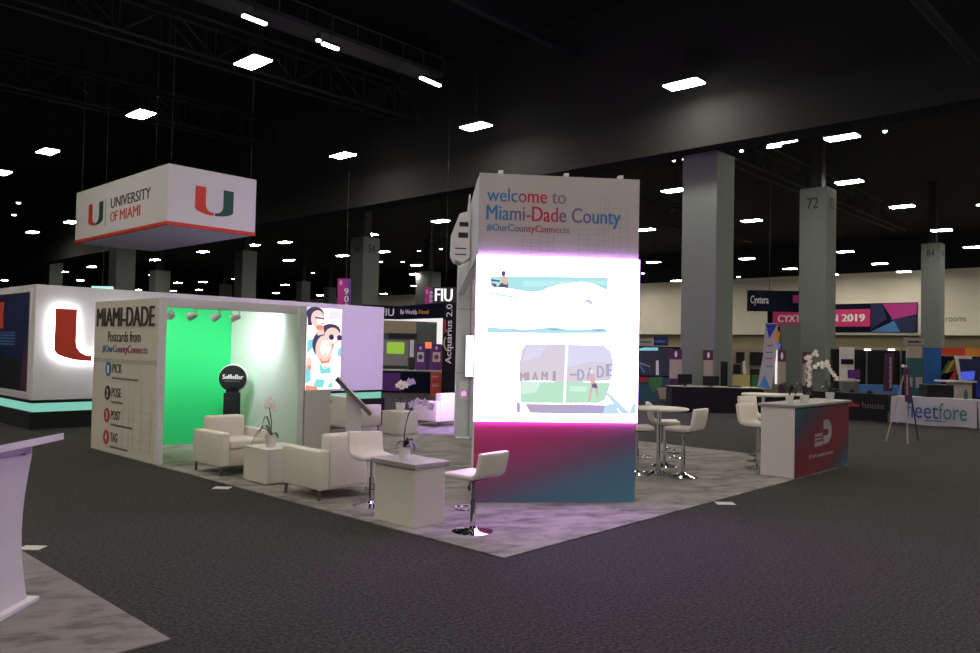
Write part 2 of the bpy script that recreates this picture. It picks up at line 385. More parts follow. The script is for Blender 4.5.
# ------------------------------------------------------------------ ceiling lights
def make_light():
    t = thing('ceiling_light', '', 'ceiling light')
    b = B(); b.box(-.33, .33, -.60, .60, .03, .12, .02); b.box(-.12, .12, -.25, .25, .12, .2, .02); b.tube([(0, 0, .2), (0, 0, 4)], .012, 6)
    obj('housing', b, 'truss', t)
    b = B(); b.box(-.30, .30, -.57, .57, 0, .035, .012); obj('lens', b, 'lens', t)
    return t
proto = make_light(); first = [True]
def light(px, py, label, grp='square high ceiling lights', sc=1.):
    p = onz(px, py, 10)
    if first[0]:
        o = proto; first[0] = False; o['label'] = label; o['group'] = grp; o.location = p
    else: o = copy_tree(proto, p, 0, label, grp)
    o.scale = (sc, sc, sc); return o
NEAR = [(684, 85, 'large bright ceiling light high right of the welcome tower'),
 (476, 127, 'bright ceiling light above the left top corner of the welcome tower'),
 (343, 156, 'bright ceiling light right of the hanging university sign'),
 (253, 63, 'biggest ceiling light at upper left above the hanging sign'),
 (141, 115, 'ceiling light above the left side of the hanging sign'),
 (48, 152, 'ceiling light left of the hanging sign, second from the left edge'),
 (2, 173, 'ceiling light cut by the left edge of the photo'),
 (674, 191, 'ceiling light between the welcome tower and the tall pillar'),
 (751.5, 221, 'ceiling light halfway between the tall pillar and pillar 72'),
 (849, 182.5, 'ceiling light beside the top of pillar 72'),
 (902, 207, 'ceiling light between pillars 72 and 84, upper of the pair'),
 (941.5, 230.5, 'ceiling light right over the top of pillar 84'),
 (973, 247.5, 'ceiling light right of pillar 84 at the photo edge'),
 (842, 138, 'ceiling light just under the beam above pillar 72'),
 (780, 142, 'ceiling light grazing the beam right of the tall pillar'),
 (747, 259, 'ceiling light right of the tall pillar above the cream wall'),
 (790, 269, 'ceiling light left of pillar 72 just above the cream wall'),
 (845, 252, 'ceiling light right of the shaft of pillar 72'),
 (880, 264, 'ceiling light over the cream wall between pillars 72 and 84'),
 (904, 272, 'ceiling light lowest over the cream wall beside pillar 84'),
 (653.5, 262.5, 'ceiling light beside the right edge of the white video wall'),
 (646, 230, 'ceiling light peeping out right of the welcome panel'),
 (676.5, 281, 'ceiling light left of the tall pillar just over the cream wall'),
 (458, 189, 'ceiling light behind the emblem on the tower side'),
 (440.5, 221.5, 'ceiling light left of the tower emblem'),
 (370, 235, 'ceiling light on top of the pillar beside the 900 banner'),
 (279.5, 218.5, 'ceiling light right of the hanging sign under the beam'),
 (285, 242.5, 'ceiling light right of the sign lower edge, nearer of two'),
 (253.5, 245.5, 'ceiling light over the pillar at the sign right end'),
 (342.5, 256, 'ceiling light left of the pillar with the 900 banner'),
 (383.5, 252, 'ceiling light touching the right side of the 900 banner pillar'),
 (289, 260.5, 'ceiling light among roof steel right of the sign'),
 (416.5, 265.5, 'ceiling light topmost of three stacked left of the tower'),
 (414.5, 274.5, 'ceiling light middle of three stacked left of the tower'),
 (415.5, 286, 'ceiling light lowest of three stacked left of the tower'),
 (384, 294, 'ceiling light over the navy booth beside the 900 banner pillar'),
 (285, 285, 'far ceiling light right of the sign, above the photo booth header'),
 (276, 293, 'far ceiling light close above the photo booth header'),
 (320, 295.5, 'far ceiling light left of the 900 banner'),
 (32.5, 232.5, 'ceiling light left of the hanging sign lower corner'),
 (71, 222.5, 'ceiling light touching the left edge of the hanging sign'),
 (15, 266, 'far ceiling light over the navy poster at the left edge'),
 (4.5, 280.5, 'far ceiling light lowest at the left edge over the poster'),
 (84, 251, 'far ceiling light under the left corner of the hanging sign'),
 (92, 267, 'far ceiling light left of the pillar below the sign'),
 (64, 272, 'far ceiling light between the booth corner and the teal lamp'),
 (80, 280.5, 'far ceiling light lowest above the red backlit letter'),
 (155, 260, 'far ceiling light centred below the hanging sign'),
 (203, 252, 'far ceiling light below the right face of the hanging sign'),
 (178, 283, 'far ceiling light right of the distant pillar under the sign'),
 (203, 282, 'far ceiling light left of the pillar at the sign right end'),
 (173.5, 291, 'far ceiling light right above the photo booth front corner'),
 (199, 290, 'far ceiling light above the photo booth spotlights'),
 (138.5, 290, 'far ceiling light sitting on the booth top edge line'),
]
for a in NEAR: light(*a)
# the same grid of lights over the part of the hall behind and beside the camera
REST = [(x, y) for x in (-35.6, -27.2, -18.8, -10.2, -1.6) for y in (-25.5, -17.2, -8.9, -.6, 7.7)]+[(x, y) for x in (7., 15.6, 24.2, 32.8) for y in (-25.5, -17.2, -8.9)]+[(x, y) for x in (24.2, 32.8, 41.5, 51., 60., 69., 77.5) for y in (-.3, -8.6)]+[(x, y) for x in (60., 69., 77.5) for y in (6.,)]+[(33, 24.9), (33, 33.2), (41.5, 33.2), (41.5, 41.5), (51, 33.2), (51, 41.5), (51, 49.8), (60, 41.5), (60, 49.8), (60, 58.1), (69, 33.2), (69, 49.8), (69, 58.1), (69, 66.4), (77.5, 24.9), (77.5, 49.8), (77.5, 58.1), (77.5, 66.4), (77.5, 74.7)]+[(7., -.6), (7., 7.7), (-1.6, 16), (-10.2, 16), (-10.2, 24.3), (-18.8, 16), (-18.8, 24.3), (-18.8, 32.6), (-10.2, 32.6)]
for x, y in REST:
    o = copy_tree(proto, (x, y, 10), 0, 'ceiling light of the same grid outside the photo or hidden in it', 'ceiling lights not seen in the photo')
# strip lights along the catwalk
def strip(px0, py0, px1, py1, z, label):
    a, c = onz(px0, py0, z), onz(px1, py1, z); L = (c-a).length
    t = thing('ceiling_strip_light', label, 'strip light', (a+c)/2, math.atan2(c.y-a.y, c.x-a.x), 'strip lights under the roof')
    b = B(); b.box(-L/2, L/2, -.09, .09, .06, .14, .01); b.tube([(0, 0, .14), (0, 0, 14-a.z)], .012, 6); obj('housing', b, 'truss', t)
    b = B(); b.box(-L/2, L/2, -.07, .07, -.02, .06, .02); obj('tube', b, 'lens_far', t)
strip(242.5, 16, 266, 25, 11.4, 'slim strip light leftmost at the top, above the biggest square light')
strip(322.5, 44, 338, 50, 11.4, 'slim strip light second from the left at the top')
strip(420.5, 78, 440, 86.5, 11.4, 'slim strip light third from the left near the photo top')
strip(586, 168.5, 606, 165.5, 10.6, 'slim strip light along the beam above the welcome panel')
strip(767, 148, 781, 146, 10.6, 'slim strip light under the beam right of the tall pillar')
# small round lamps
SPOTS = [(318.5, 40.5, 'tiny lamp between the first two strip lights'), (18.5, 203, 'tiny lamp high left of the sign, upper of two'), (14, 215, 'tiny lamp left of the sign, lower of two'),
 (39.5, 263.5, 'tiny lamp beside the distant pillar at far left'), (150.5, 275, 'tiny lamp left of the distant pillar below the sign'), (233.5, 279, 'tiny lamp on the left side of the sign end pillar'),
 (293.5, 217.5, 'tiny lamp beside the light right of the sign'), (311, 214.5, 'tiny lamp under the beam between sign and tower'), (373, 205.3, 'tiny lamp under the beam above the 900 pillar'),
 (350, 207.5, 'tiny lamp in the roof steel under the beam centre'), (406, 200, 'tiny lamp under the beam left of the emblem, right of a pair'), (399, 201, 'tiny lamp under the beam left of the emblem, left of a pair'),
 (441, 249, 'tiny lamp left of the tower rear wall top'), (419, 251, 'tiny lamp above the three stacked lights'), (402.5, 262, 'tiny lamp left of the three stacked lights'), (381, 262, 'tiny lamp on the right flank of the 900 pillar'),
 (684, 159, 'tiny lamp under the beam left of the tall pillar'), (674, 160.5, 'tiny dot lamp beside the one left of the tall pillar'), (741.5, 151, 'tiny lamp at the lit top edge of the tall pillar'),
 (738.5, 277, 'tiny lamp at the right flank of the tall pillar'), (885, 131.5, 'tiny lamp under the beam right of pillar 72'), (978.5, 205, 'tiny lamp at the right photo edge'), (313, 273, 'tiny lamp right of the sign end among the roof steel'), (643, 273.5, 'tiny lamp touching the video wall right edge')]
lp = None
for px, py, lab in SPOTS:
    p = onz(px, py, 9.6 if px == 738.5 else 10.3)
    if lp is None:
        lp = thing('ceiling_spot_lamp', lab, 'lamp', p, 0, 'tiny lamps under the roof')
        b = B(); b.cyl(0, 0, .02, .22, .11, .09, 16); b.tube([(0, 0, .2), (0, 0, 3.7)], .01, 6); obj('can', b, 'truss', lp)
        b = B(); b.lathe([(.02, -.05), (.08, -.03), (.1, .02), (.1, .03)], n=16); obj('lens', b, 'lens_far', lp); o = lp
    else: o = copy_tree(lp, p, 0, lab)
    d = (p-CAM).length; s = max(.7, d/45); o.scale = (s, s, 1)

# ------------------------------------------------------------------ carpets and floor tags
b = B(); b.box(0, 8.22, 0, 9.0, 0, .014, .004); tag(obj('island_carpet', b, 'isle', None), 'pale grey streaked carpet under the lounge chairs and tower', 'carpet')
b = B(); b.box(-13, -2.77, .13, 10, 0, .014, .004); tag(obj('booth_carpet', b, 'isle2', None), 'pale marbled carpet under the white lectern at lower left', 'carpet')
def ftag(px, py, rz, lab, s=1):
    p = onz(px, py, 0); b = B(); b.box(-.10*s, .10*s, -.075*s, .075*s, 0, .004); o = obj('floor_tag', b, 'floor_tag', None, False)
    o.location = (p.x, p.y, .0005); o.rotation_euler.z = rz; tag(o, lab, 'floor tag', 'white floor tags')
ftag(32, 548, YAW, 'white paper floor tag beside the lectern carpet', .9)
ftag(222, 488, YAW, 'white paper floor tag in front of the first armchair', 1)
ftag(725, 503.5, YAW, 'white paper floor tag between the tower and the counter', 1.05)
p = onz(675, 452, .016); b = B(); b.box(-.2, .2, -.16, .16, 0, .012, .003); o = obj('floor_box', b, 'black', None); o.location = p; tag(o, 'dark floor plate on the pale carpet behind the bar table', 'floor plate')

# ------------------------------------------------------------------ university booth
t = thing('university_booth', 'long white booth wall with a red backlit letter, navy poster and teal light band', 'booth', (.1, 12.25, 0))
x1 = 8.55; y1 = 8.3
b = B(); b.box(0, x1, 0, .12, .57, 2.8, .006); b.box(0, .12, .12, y1, .57, 2.8, .006); b.box(x1-.12, x1, .12, 2.6, .57, 2.8, .006); obj('wall_panel', b, 'white_panel', t, smooth=False)
b = B(); b.box(-.01, x1+.01, -.01, .1, .515, .57); b.box(-.01, .1, .1, y1, .515, .57); obj('black_trim', b, 'black', t, smooth=False)
b = B(); b.box(.02, x1-.02, .02, .1, .345, .515); b.box(.02, .1, .1, y1, .345, .515); obj('light_band', b, 'teal_glow', t, smooth=False)
b = B(); b.box(-.05, x1+.05, -.05, .1, .012, .345); b.box(-.05, .1, .1, y1, .012, .345); obj('plinth', b, 'black_matt', t, smooth=False)
b = B(); b.box(-.07, x1+.07, -.07, .1, 0, .014); b.box(-.07, .1, .1, y1, 0, .014); obj('skirting_strip', b, 'steel', t, smooth=False)
lo = (0, 0, 0)
# backlit letter standing off the wall, lamps on its back
for nm, poly, mt in (('red_letter_half', U_L, 'red_u'), ('green_letter_half', U_R, 'green_u')):
    sp = scaled(poly, .32, 1.33, 1.42, 1.02)
    h = flat(t, nm, mt, [sp], (0, 0, 0), (1, 0, 0), .10, .03)
    cx = sum(u for u, v in sp)/len(sp)
    flat(h, 'halo_lamp', 'halo', [sp], (0, 0, 0), (1, 0, 0), .093, .005)
# poster on the left face (faces -x)
f = B(); f.box(-.02, 0, .28, 3.4, .72, 2.66); po = obj('poster', f, 'u_poster', t, smooth=False)
flat(po, 'poster_mark', 'redor', [[(0, 0), (.8, 0), (.8, .55), (0, .55)]], (-.02, 2.7, 1.95), (0, -1, 0), 0, .004)
flat(po, 'poster_lines', 'lblue', [[(0, k*.06), (1.3, k*.06), (1.3, k*.06+.02), (0, k*.06+.02)] for k in range(5)], (-.02, 2.4, 1.62), (0, -1, 0), 0, .003)
flat(po, 'poster_picture', 'u_poster_dk', [[(0, 0), (2.2, 0), (2.3, .5), (1.6, .62), (1.2, .5), (.8, .75), (.2, .6)]], (-.02, 2.8, .74), (0, -1, 0), 0, .003)
flat(po, 'poster_red_area', 'wine', [[(0, 0), (.36, 0), (.36, 1.1), (.1, .6)]], (-.02, .66, .74), (0, -1, 0), .003, .002)
b = B(); b.box(-.02, .02, .20, 3.45, .66, .72); b.box(-.02, .02, .20, 3.45, 2.66, 2.72); b.box(-.02, .02, .2, .28, .72, 2.66); obj('poster_frame', b, 'white_trim', t, smooth=False)
# lamps standing on the far roof line of that booth
p = at(102.5, 288, 24.5); b = B(); b.box(-.32, .32, -.06, .06, -.06, .05, .01); o = obj('hanging_lamp', b, 'exit_glow', None); o.location = p; o.rotation_euler.z = YAW; b = B(); b.tube([(0, 0, .05), (0, 0, 9)], .008, 6); obj('rod', b, 'truss', o); tag(o, 'glowing teal hanging lamp above the white booth wall', 'lamp')

# hanging sign
t = thing('hanging_sign', 'big white four-sided sign hanging from the roof with split letters and red stripe', 'sign', (3.12, 13.4, 4.45))
w, d, h = 2.25, 5.75, 1.42
b = B()
for (x0, x1_, y0, y1_) in ((0, w, 0, .05), (0, .05, .05, d), (w-.05, w, .05, d), (.05, w-.05, d-.05, d)): b.box(x0, x1_, y0, y1_, .03, h)
obj('panel', b, P('sign fabric', '#cfcaca', .85, noise=.02), t, False)
b = B(); b.box(.05, w-.05, .05, d-.05, .0, .03); obj('underside', b, P('sign underside', '#eeeef2', .8, noise=.02), t, False)  # paler than the panels: light from the booth below is put into the colour
b = B(); b.box(-.008, w+.008, -.008, .05, .0, .085); b.box(-.008, .05, .05, d, .0, .085); obj('red_stripe', b, 'red_u', t, False)
flat(t, 'red_letter_half', 'red_u', [scaled(U_L, .66, .355, .98, .66)], (0, 0, 0), (1, 0, 0), .0, .006)
flat(t, 'green_letter_half', 'green_u', [scaled(U_R, .66, .355, .98, .66)], (0, 0, 0), (1, 0, 0), .0, .006)
flat(t, 'small_red_letter_half', 'red_u', [scaled(U_L, .95, .38, 1.0, .60)], (0, d, 0), (0, -1, 0), .0, .006)
flat(t, 'small_green_letter_half', 'green_u', [scaled(U_R, .95, .38, 1.0, .60)], (0, d, 0), (0, -1, 0), .0, .006)
flat(t, 'divider_line', 'ink_soft', [[(2.10, .30), (2.125, .30), (2.125, 1.02), (2.10, 1.02)]], (0, d, 0), (0, -1, 0), 0, .004)
text(t, 'university_lettering', 'UNIVERSITY', 'ink', (0, d-2.45, .72), (0, -1, 0), 2.38, .27, .005, bold=.01)
text(t, 'miami_lettering', 'OF', 'red_u', (0, d-2.45, .36), (0, -1, 0), .45, .27, .005, bold=.01); text(t, 'miami_lettering', 'MIAMI', 'red_u', (0, d-3.05, .36), (0, -1, 0), 1.22, .27, .005, bold=.01)
for x, y in ((.1, .1), (w-.1, .1), (.1, d-.1), (w-.1, d-.1)):
    b = B(); b.tube([(x, y, h), (x, y, 9.5)], .005, 6); obj('hanging_cable', b, 'truss', t)

# ------------------------------------------------------------------ photo booth
t = thing('photo_booth', 'open photo booth with printed end wall, green screen wall and pale side wall', 'booth', (0, 6.5, 0))
b = B(); b.box(0, .075, .16, 2.5, .014, 2.37, .004); fp = obj('printed_wall', b, 'text_wall', t, False)
b = B(); b.box(-.004, .072, .05, .16, .014, 2.38, .006); obj('end_post', b, 'white_panel', t, False)
b = B(); b.box(.075, 2.20, 2.12, 2.22, .014, 2.36); obj('green_wall', b, 'green_screen', t, False)
b = B(); b.box(2.20, 2.31, -.04, 2.5, .014, 2.37, .004); obj('side_wall', b, 'mint_wall', t, False)
b = B(); b.box(.072, 2.31, .05, .14, 2.24, 2.38, .005); obj('header', b, 'white_panel', t, False)
b = B(); b.box(.075, 2.20, .44, .50, 2.27, 2.31); obj('light_rail', b, 'white_trim', t, False)
O = (0, 0, 0)
def wl(y): return (0, y-6.5, 0)
text(fp, 'big_lettering', 'MIAMI-DADE', 'ink', (-.002, 8.90-6.5, 1.97), (0, -1, 0), 2.12, .29, .008, bold=.022)
text(fp, 'subtitle_lettering', 'Postcards from', 'ink', (-.002, 8.43-6.5, 1.73), (0, -1, 0), 1.2, .165, .005)
text(fp, 'hashtag_lettering', '#OurCountyConnects', ink(HSH, 1.66), (-.002, 8.64-6.5, 1.53), (0, -1, 0), 1.66, .15, .005, bold=.012)
flat(fp, 'pale_band', 'faint_ink', [[(0, 0), (2.3, 0), (2.3, .07), (0, .07)]], (0, 2.45, 1.40), (0, -1, 0), 0, .002)
for k, (z, c, wd, ln, lw) in enumerate([(1.30, 'ink_blue', 'PICK', '~28', .95), (.93, 'ink', 'POSE', '~12', .42), (.58, 'ink_red', 'POST', '~26', .80), (.24, 'ink_red', 'TAG', '~20', .66)]):
    dsk = flat(fp, 'number_disc', c, [circ(0, 0, .115, 24)], (0, 8.38-6.5, z), (0, -1, 0), 0, .004)
    text(dsk, 'number', str(k+1), 'white_ink', (-.005, 8.38-6.5+.03, z-.06), (0, -1, 0), .06, .12, .003)
    text(fp, 'step_lettering', wd, 'ink', (-.001, 8.22-6.5, z-.05), (0, -1, 0), .36 if k < 3 else .28, .14, .004, bold=.008)
    text(fp, 'small_lettering', ln, 'ink_soft', (-.001, 8.22-6.5, z-.155), (0, -1, 0), lw, .06, .003)
sk = []
for u, w_, hh in ((.95, .16, .3), (1.15, .2, .5), (1.38, .12, .35), (1.52, .24, .55), (1.80, .3, .42), (2.12, .2, .3)):
    for v in range(int(hh/.07)): sk.append([(u, .1+v*.14), (u+w_, .1+v*.14), (u+w_, .106+v*.14), (u, .106+v*.14)])
    for uu in (u, u+w_): sk.append([(uu, .1), (uu+.008, .1), (uu+.008, .1+hh*2), (uu, .1+hh*2)])
sk.append([(1.6, 1.2), (1.606, 1.2), (1.67, 1.5), (1.663, 1.5)]); sk.append([(1.74, 1.2), (1.746, 1.2), (1.673, 1.5), (1.667, 1.5)])
flat(fp, 'skyline_print', 'faint_ink', sk, (0, 2.42, .05), (0, -1, 0), 0, .0015)
# clip spotlights under the rail
sp0 = None
SPX = [.33, .70, 1.08, 1.42]
for k, x in enumerate(SPX):
    lab = ['grey clip spotlight nearest the printed end wall', 'grey clip spotlight second from the printed end wall', 'grey clip spotlight third from the printed end wall', 'grey clip spotlight nearest the pale side wall, turned aside'][k]
    rz = [1.3, 1.9, 1.8, 2.4][k]
    loc = (x, 6.97, 2.27)
    if sp0 is None:
        sp0 = thing('clip_spotlight', lab, 'spotlight', loc, rz, 'clip spotlights in the photo booth')
        b = B(); b.tube([(0, 0, 0), (0, 0, -.07), (.03, 0, -.10)], .01, 6); b.box(-.02, .02, -.015, .015, -.02, .0); obj('arm', b, 'white_lam', sp0)
        b = B(); b.tube([(-.02, 0, -.10), (.04, 0, -.115), (.10, 0, -.13), (.12, 0, -.135)], [.03, .045, .062, .064], 14); obj('lamp_head', b, 'white_trim', sp0)
        b = B(); b.tube([(.121, 0, -.135), (.124, 0, -.136)], .05, 14); obj('lens', b, 'disp_white', sp0)
    else: copy_tree(sp0, loc, rz, lab)
def lamp(kind, name, loc, target, energy, color=(1, 1, 1), size=.1, angle=1.2, blend=.6):
    l = bpy.data.lights.new(name, kind); l.energy = energy; l.color = color
    if kind == 'SPOT': l.spot_size = angle; l.spot_blend = blend; l.shadow_soft_size = size
    o = bpy.data.objects.new(name, l); COL.objects.link(o); o.location = loc
    o.rotation_euler = (Vector(target)-Vector(loc)).to_track_quat('-Z', 'Y').to_euler(); return o
for x, tx, e in ((.40, (.4, 8.6, 1.3), 50), (.75, (.9, 8.6, 1.2), 50), (1.13, (1.5, 8.6, 1.2), 50)):
    lamp('SPOT', 'spot_lamp', (x, 7.08, 2.12), tx, e, (.93, 1, .97), .06, 2.0, .9)
lamp('SPOT', 'spot_lamp', (1.56, 7.05, 2.14), (2.25, 7.55, 2.0), 60, (.9, .96, 1), .06, 2.2, 1.)
lamp('SPOT', 'spot_lamp', (1.13, 7.08, 2.13), (2.25, 7.5, 1.0), 28, (.88, .95, 1), .06, 1.9, 1.)  # added fill for the dim lower side wall, no spotlight of its own
lamp('SPOT', 'spot_lamp', (.75, 7.08, 2.13), (2.25, 7.9, .9), 28, (.88, .95, 1), .06, 1.7, 1.)  # second added fill lamp, brightens the side wall farther in

# selfie kiosk
t = thing('selfie_kiosk', 'black photo kiosk with round head rimmed in white standing in the photo booth', 'kiosk', (1.79, 7.79, .014), YAW+.1)
b = B(); b.box(-.122, .122, -.09, .09, .03, .90, .01); obj('body', b, 'black_matt', t)
b = B(); b.box(-.2, .2, -.16, .16, 0, .03, .008); obj('base', b, 'black', t)
b = B(); b.prism([(u, -.02, 1.14+v) for u, v in circ(0, 0, .222, 40)], (0, .07, 0)); b.box(-.10, .10, -.02, .05, .88, 1.0); hd = obj('head', b, 'black_matt', t, ang=.4)
b = B(); b.prism([(u, .05, 1.14+v) for u, v in circ(0, 0, .24, 40)], (0, .03, 0)); obj('rim', b, 'white_trim', t, ang=.4)
text(hd, 'lettering', 'SelfieBar', 'white_ink', (-.16, -.021, 1.13), (1, 0, 0), .34, .075, .003, bold=.01)
text(hd, 'small_lettering', '~22', 'ink_soft', (-.13, -.021, 1.085), (1, 0, 0), .26, .022, .002)

# face screen on its cabinet
t = thing('screen_cabinet', 'grey cabinet carrying a bright portrait screen of smiling faces', 'cabinet', (2.325, 6.44, 0))
b = B(); b.box(0, .5, 0, .55, .014, 1.0, .006); obj('cabinet', b, 'grey_lam', t, False)
b = B(); b.box(.0, .70, .02, .12, 1.0, 2.37, .008); sc = obj('screen_frame', b, 'white_trim', t, False)
W, H = .68, 1.34; o0 = (.01, .018, 1.015)
def pic(name, col, s, polys, off=.001):
    m = E(name+' light', col, s)
    for p in polys: flat(sc, name, m, [p], o0, (1, 0, 0), off, .0015)
def el(cu, cv, ru, rv, n=22): return [(cu*W+ru*W*math.cos(2*PI*k/n), cv*H+rv*H*math.sin(2*PI*k/n)) for k in range(n)]
def pl(pts): return [(u*W, v*H) for u, v in pts]
pic('picture_ground', (1.0, .93, .97), 1.5, [pl([(0, 0), (1, 0), (1, 1), (0, 1)])], 0)
pic('picture_shirts', (.25, .78, .80), 1.0, [pl([(.02, .44), (.16, .50), (.2, .62), (.02, .6)]), pl([(.36, .33), (.52, .25), (.70, .28), (.72, .2), (.42, .19)]), pl([(.2, .03), (.5, .02), (.55, .12), (.3, .13)]), pl([(0, .08), (.14, .1), (.14, .28), (0, .3)]), pl([(.9, .42), (1, .40), (1, .52), (.92, .5)]), pl([(.6, .02), (.8, .03), (.74, .1)])], .002)
pic('picture_hair', (.055, .04, .13), 1., [el(.22, .925, .25, .085), el(.68, .725, .29, .085), el(.47, .555, .31, .175), pl([(.02, .78), (.14, .78), (.16, .93), (.0, .93)]), ], .004)
pic('picture_sky', (.92, .86, 1.0), 1.0, [pl([(.60, .86), (.98, .88), (.98, .97), (.66, .98)])], .002)
pic('picture_faces', (1.0, .70, .64), 1.0, [el(.29, .865, .19, .105), el(.73, .66, .23, .105), el(.50, .50, .25, .165), el(.08, .33, .08, .07), pl([(.25, .76), (.45, .78), (.5, .68), (.3, .66)])], .006)
pic('picture_glow', (1.0, .88, .84), 1.15, [el(.36, .85, .10, .06), el(.53, .51, .15, .10), el(.74, .625, .12, .05)], .008)
pic('picture_blush', (1.0, .32, .20), 1.0, [pl([(.36, .40), (.42, .31), (.66, .33), (.72, .42), (.6, .355), (.46, .35)]), el(.36, .76, .12, .03), el(.09, .27, .06, .03), pl([(0, 0), (.35, 0), (.3, .035), (0, .06)])], .009)
pic('picture_glasses', (.05, .02, .10), 1., [el(.70, .645, .075, .035), el(.94, .64, .075, .035), pl([(.22, .888), (.48, .878), (.48, .862), (.22, .870)]), pl([(.38, .315), (.54, .275), (.74, .30), (.54, .263)])], .011)
pic('picture_mouths', (.75, .20, .25), 1., [pl([(.42, .455), (.50, .43), (.60, .445), (.52, .42)]), pl([(.37, .54), (.45, .545), (.45, .537)]), pl([(.56, .55), (.64, .55), (.6, .542)]), pl([(.38, .81), (.5, .82), (.44, .80)])], .012)

# tilted touchscreen kiosk
t = thing('touchscreen_kiosk', 'grey kiosk with a tilted black edged touchscreen behind the nearer armchair', 'kiosk', (2.16, 4.92, .014), math.atan2(-.61, .81))
b = B(); b.prism([(-.12, -.2, 0), (.10, -.2, 0), (.10, -.2, .92), (-.12, -.2, 1.14)], (0, .4, 0)); obj('body', b, 'grey_lam', t, False)
b = B(); b.box(-.22, .2, -.25, .25, -.0, .02); obj('base', b, 'steel', t, False)
b = B(); b.prism([(-.26, -.32, 1.265), (.24, -.32, .755), (.215, -.32, .725), (-.285, -.32, 1.235)], (0, .64, 0)); tsc = obj('screen_case', b, 'steel', t, False)
b = B(); b.prism([(-.252, -.31, 1.272), (.246, -.31, .764), (.24, -.31, .755), (-.26, -.31, 1.265)], (0, .62, 0)); obj('screen', b, 'black', tsc, False)

# ------------------------------------------------------------------ seats
def make_armchair():
    t = thing('armchair', '', 'armchair')
    b = B(); b.box(-.375, .355, -.27, .27, .12, .33, .015); obj('seat_base', b, 'leather_dk', t)
    b = B(); b.box(-.2, .375, -.262, .262, .33, .45, .04, 3); obj('seat', b, 'leather', t)
    b = B(); b.box(-.385, -.18, -.262, .262, .13, .73, .035, 3); obj('backrest', b, 'leather', t)
    for s in (-1, 1):
        b = B(); b.box(-.38, .38, s*.265, s*.40, .12, .56, .025, 3); obj('armrest', b, 'leather', t)
    for sx in (-1, 1):
        for sy in (-1, 1):
            b = B(); b.box(sx*.33-.015, sx*.33+.015, sy*.365-.015, sy*.365+.015, 0, .125, .004); obj('leg', b, 'steel', t)
    return t
G = 'white lounge armchairs'
ch = make_armchair(); ch.location = (.57, 5.49, .014); ch.rotation_euler.z = -PI/2; ch['label'] = 'white leather armchair in front of the green wall, facing the orchid cube'; ch['group'] = G
copy_tree(ch, (.57, 3.28, .014), PI/2, 'white leather armchair seen from behind, between orchid cube and bar stool', G)
copy_tree(ch, (7.09, 8.38, .014), PI/2, 'pink lit white armchair left of the tower rear wall', G)
copy_tree(ch, (4.80, 8.40, .014), 0, 'white armchair partly hidden behind the touchscreen kiosk', G)

def make_stool():
    t = thing('bar_stool', '', 'bar stool')
    # bucket profile in x,z swept over the width; origin at floor, seat top at .70
    def strip_(pts, th, w, nm):
        b = B(); P2 = [Vector(p) for p in pts]; top, bot = [], []
        for i, p in enumerate(P2):
            a = P2[max(i-1, 0)]; c = P2[min(i+1, len(P2)-1)]; d = (c-a).normalized(); n = Vector((d.y, -d.x))
            top.append(p+n*th/2); bot.append(p-n*th/2)
        ring = top+bot[::-1]; b.prism([(q.x, -w/2, q.y) for q in ring], (0, w, 0))
        bm = b.bm; bmesh.ops.recalc_face_normals(bm, faces=bm.faces)
        e = [e for e in bm.edges if len(e.link_faces) == 2 and e.calc_face_angle(0) > .9]
        bmesh.ops.bevel(bm, geom=e, offset=.022, segments=3, affect='EDGES', profile=.5)
        return obj(nm, b, 'leather', t)
    strip_([(.20, .672), (.1, .668), (0, .666), (-.10, .668), (-.16, .678)], .062, .40, 'seat')
    strip_([(-.15, .676), (-.185, .692), (-.207, .72), (-.222, .78), (-.238, .86), (-.252, .965)], .06, .40, 'backrest')
    b = B(); b.box(-.1, .1, -.1, .1, .618, .636, .004); obj('seat_plate', b, 'black', t)
    b = B(); b.cyl(0, 0, .04, .38, .03); b.cyl(0, 0, .38, .625, .019); obj('pole', b, 'chrome', t)
    b = B(); b.lathe([(.195, 0), (.195, .008), (.17, .016), (.10, .028), (.05, .045), (.033, .07)], n=36); obj('base', b, 'chrome', t)
    b = B(); b.tube([(0, .02, .612), (-.06, .11, .602), (-.08, .15, .56)], .007, 6); b.tube([(-.08, .15, .565), (-.1, .165, .53)], .014, 8); obj('lever', b, 'black', t)
    b = B(); b.tube([(.10+.10*math.cos(a), .115*math.sin(a), .26) for a in [2*PI*k/24 for k in range(24)]], .009, 6, True); obj('footrest', b, 'chrome', t)
    return t
G = 'white bar stools'
st = make_stool(); st.location = (.46, .82, .014); st.rotation_euler.z = 1.62; st['group'] = G; st['label'] = 'white bar stool nearest the front, before the magenta tower base'
st.scale = (1, 1, .80)
def stool(x, y, rz, lab, sz=1.): o = copy_tree(st, (x, y, .014), rz, lab, G); o.scale = (1, 1, sz)
stool(.49, 2.39, -1.9, 'white bar stool between the rear facing armchair and white cabinet', .81)
stool(4.97, 1.12, 1.62, 'white bar stool on the right side of the round bar table')
stool(4.60, 1.64, -.8, 'white bar stool left of the table pole, cut by the video wall')
stool(5.67, 1.83, -.9, 'white bar stool behind the round bar table')
stool(6.64, .79, -1.85, 'white bar stool at the left end of the red and blue counter')
stool(7.33, 1.1, -1.9, 'white bar stool behind the counter, farther of two', 1.08)

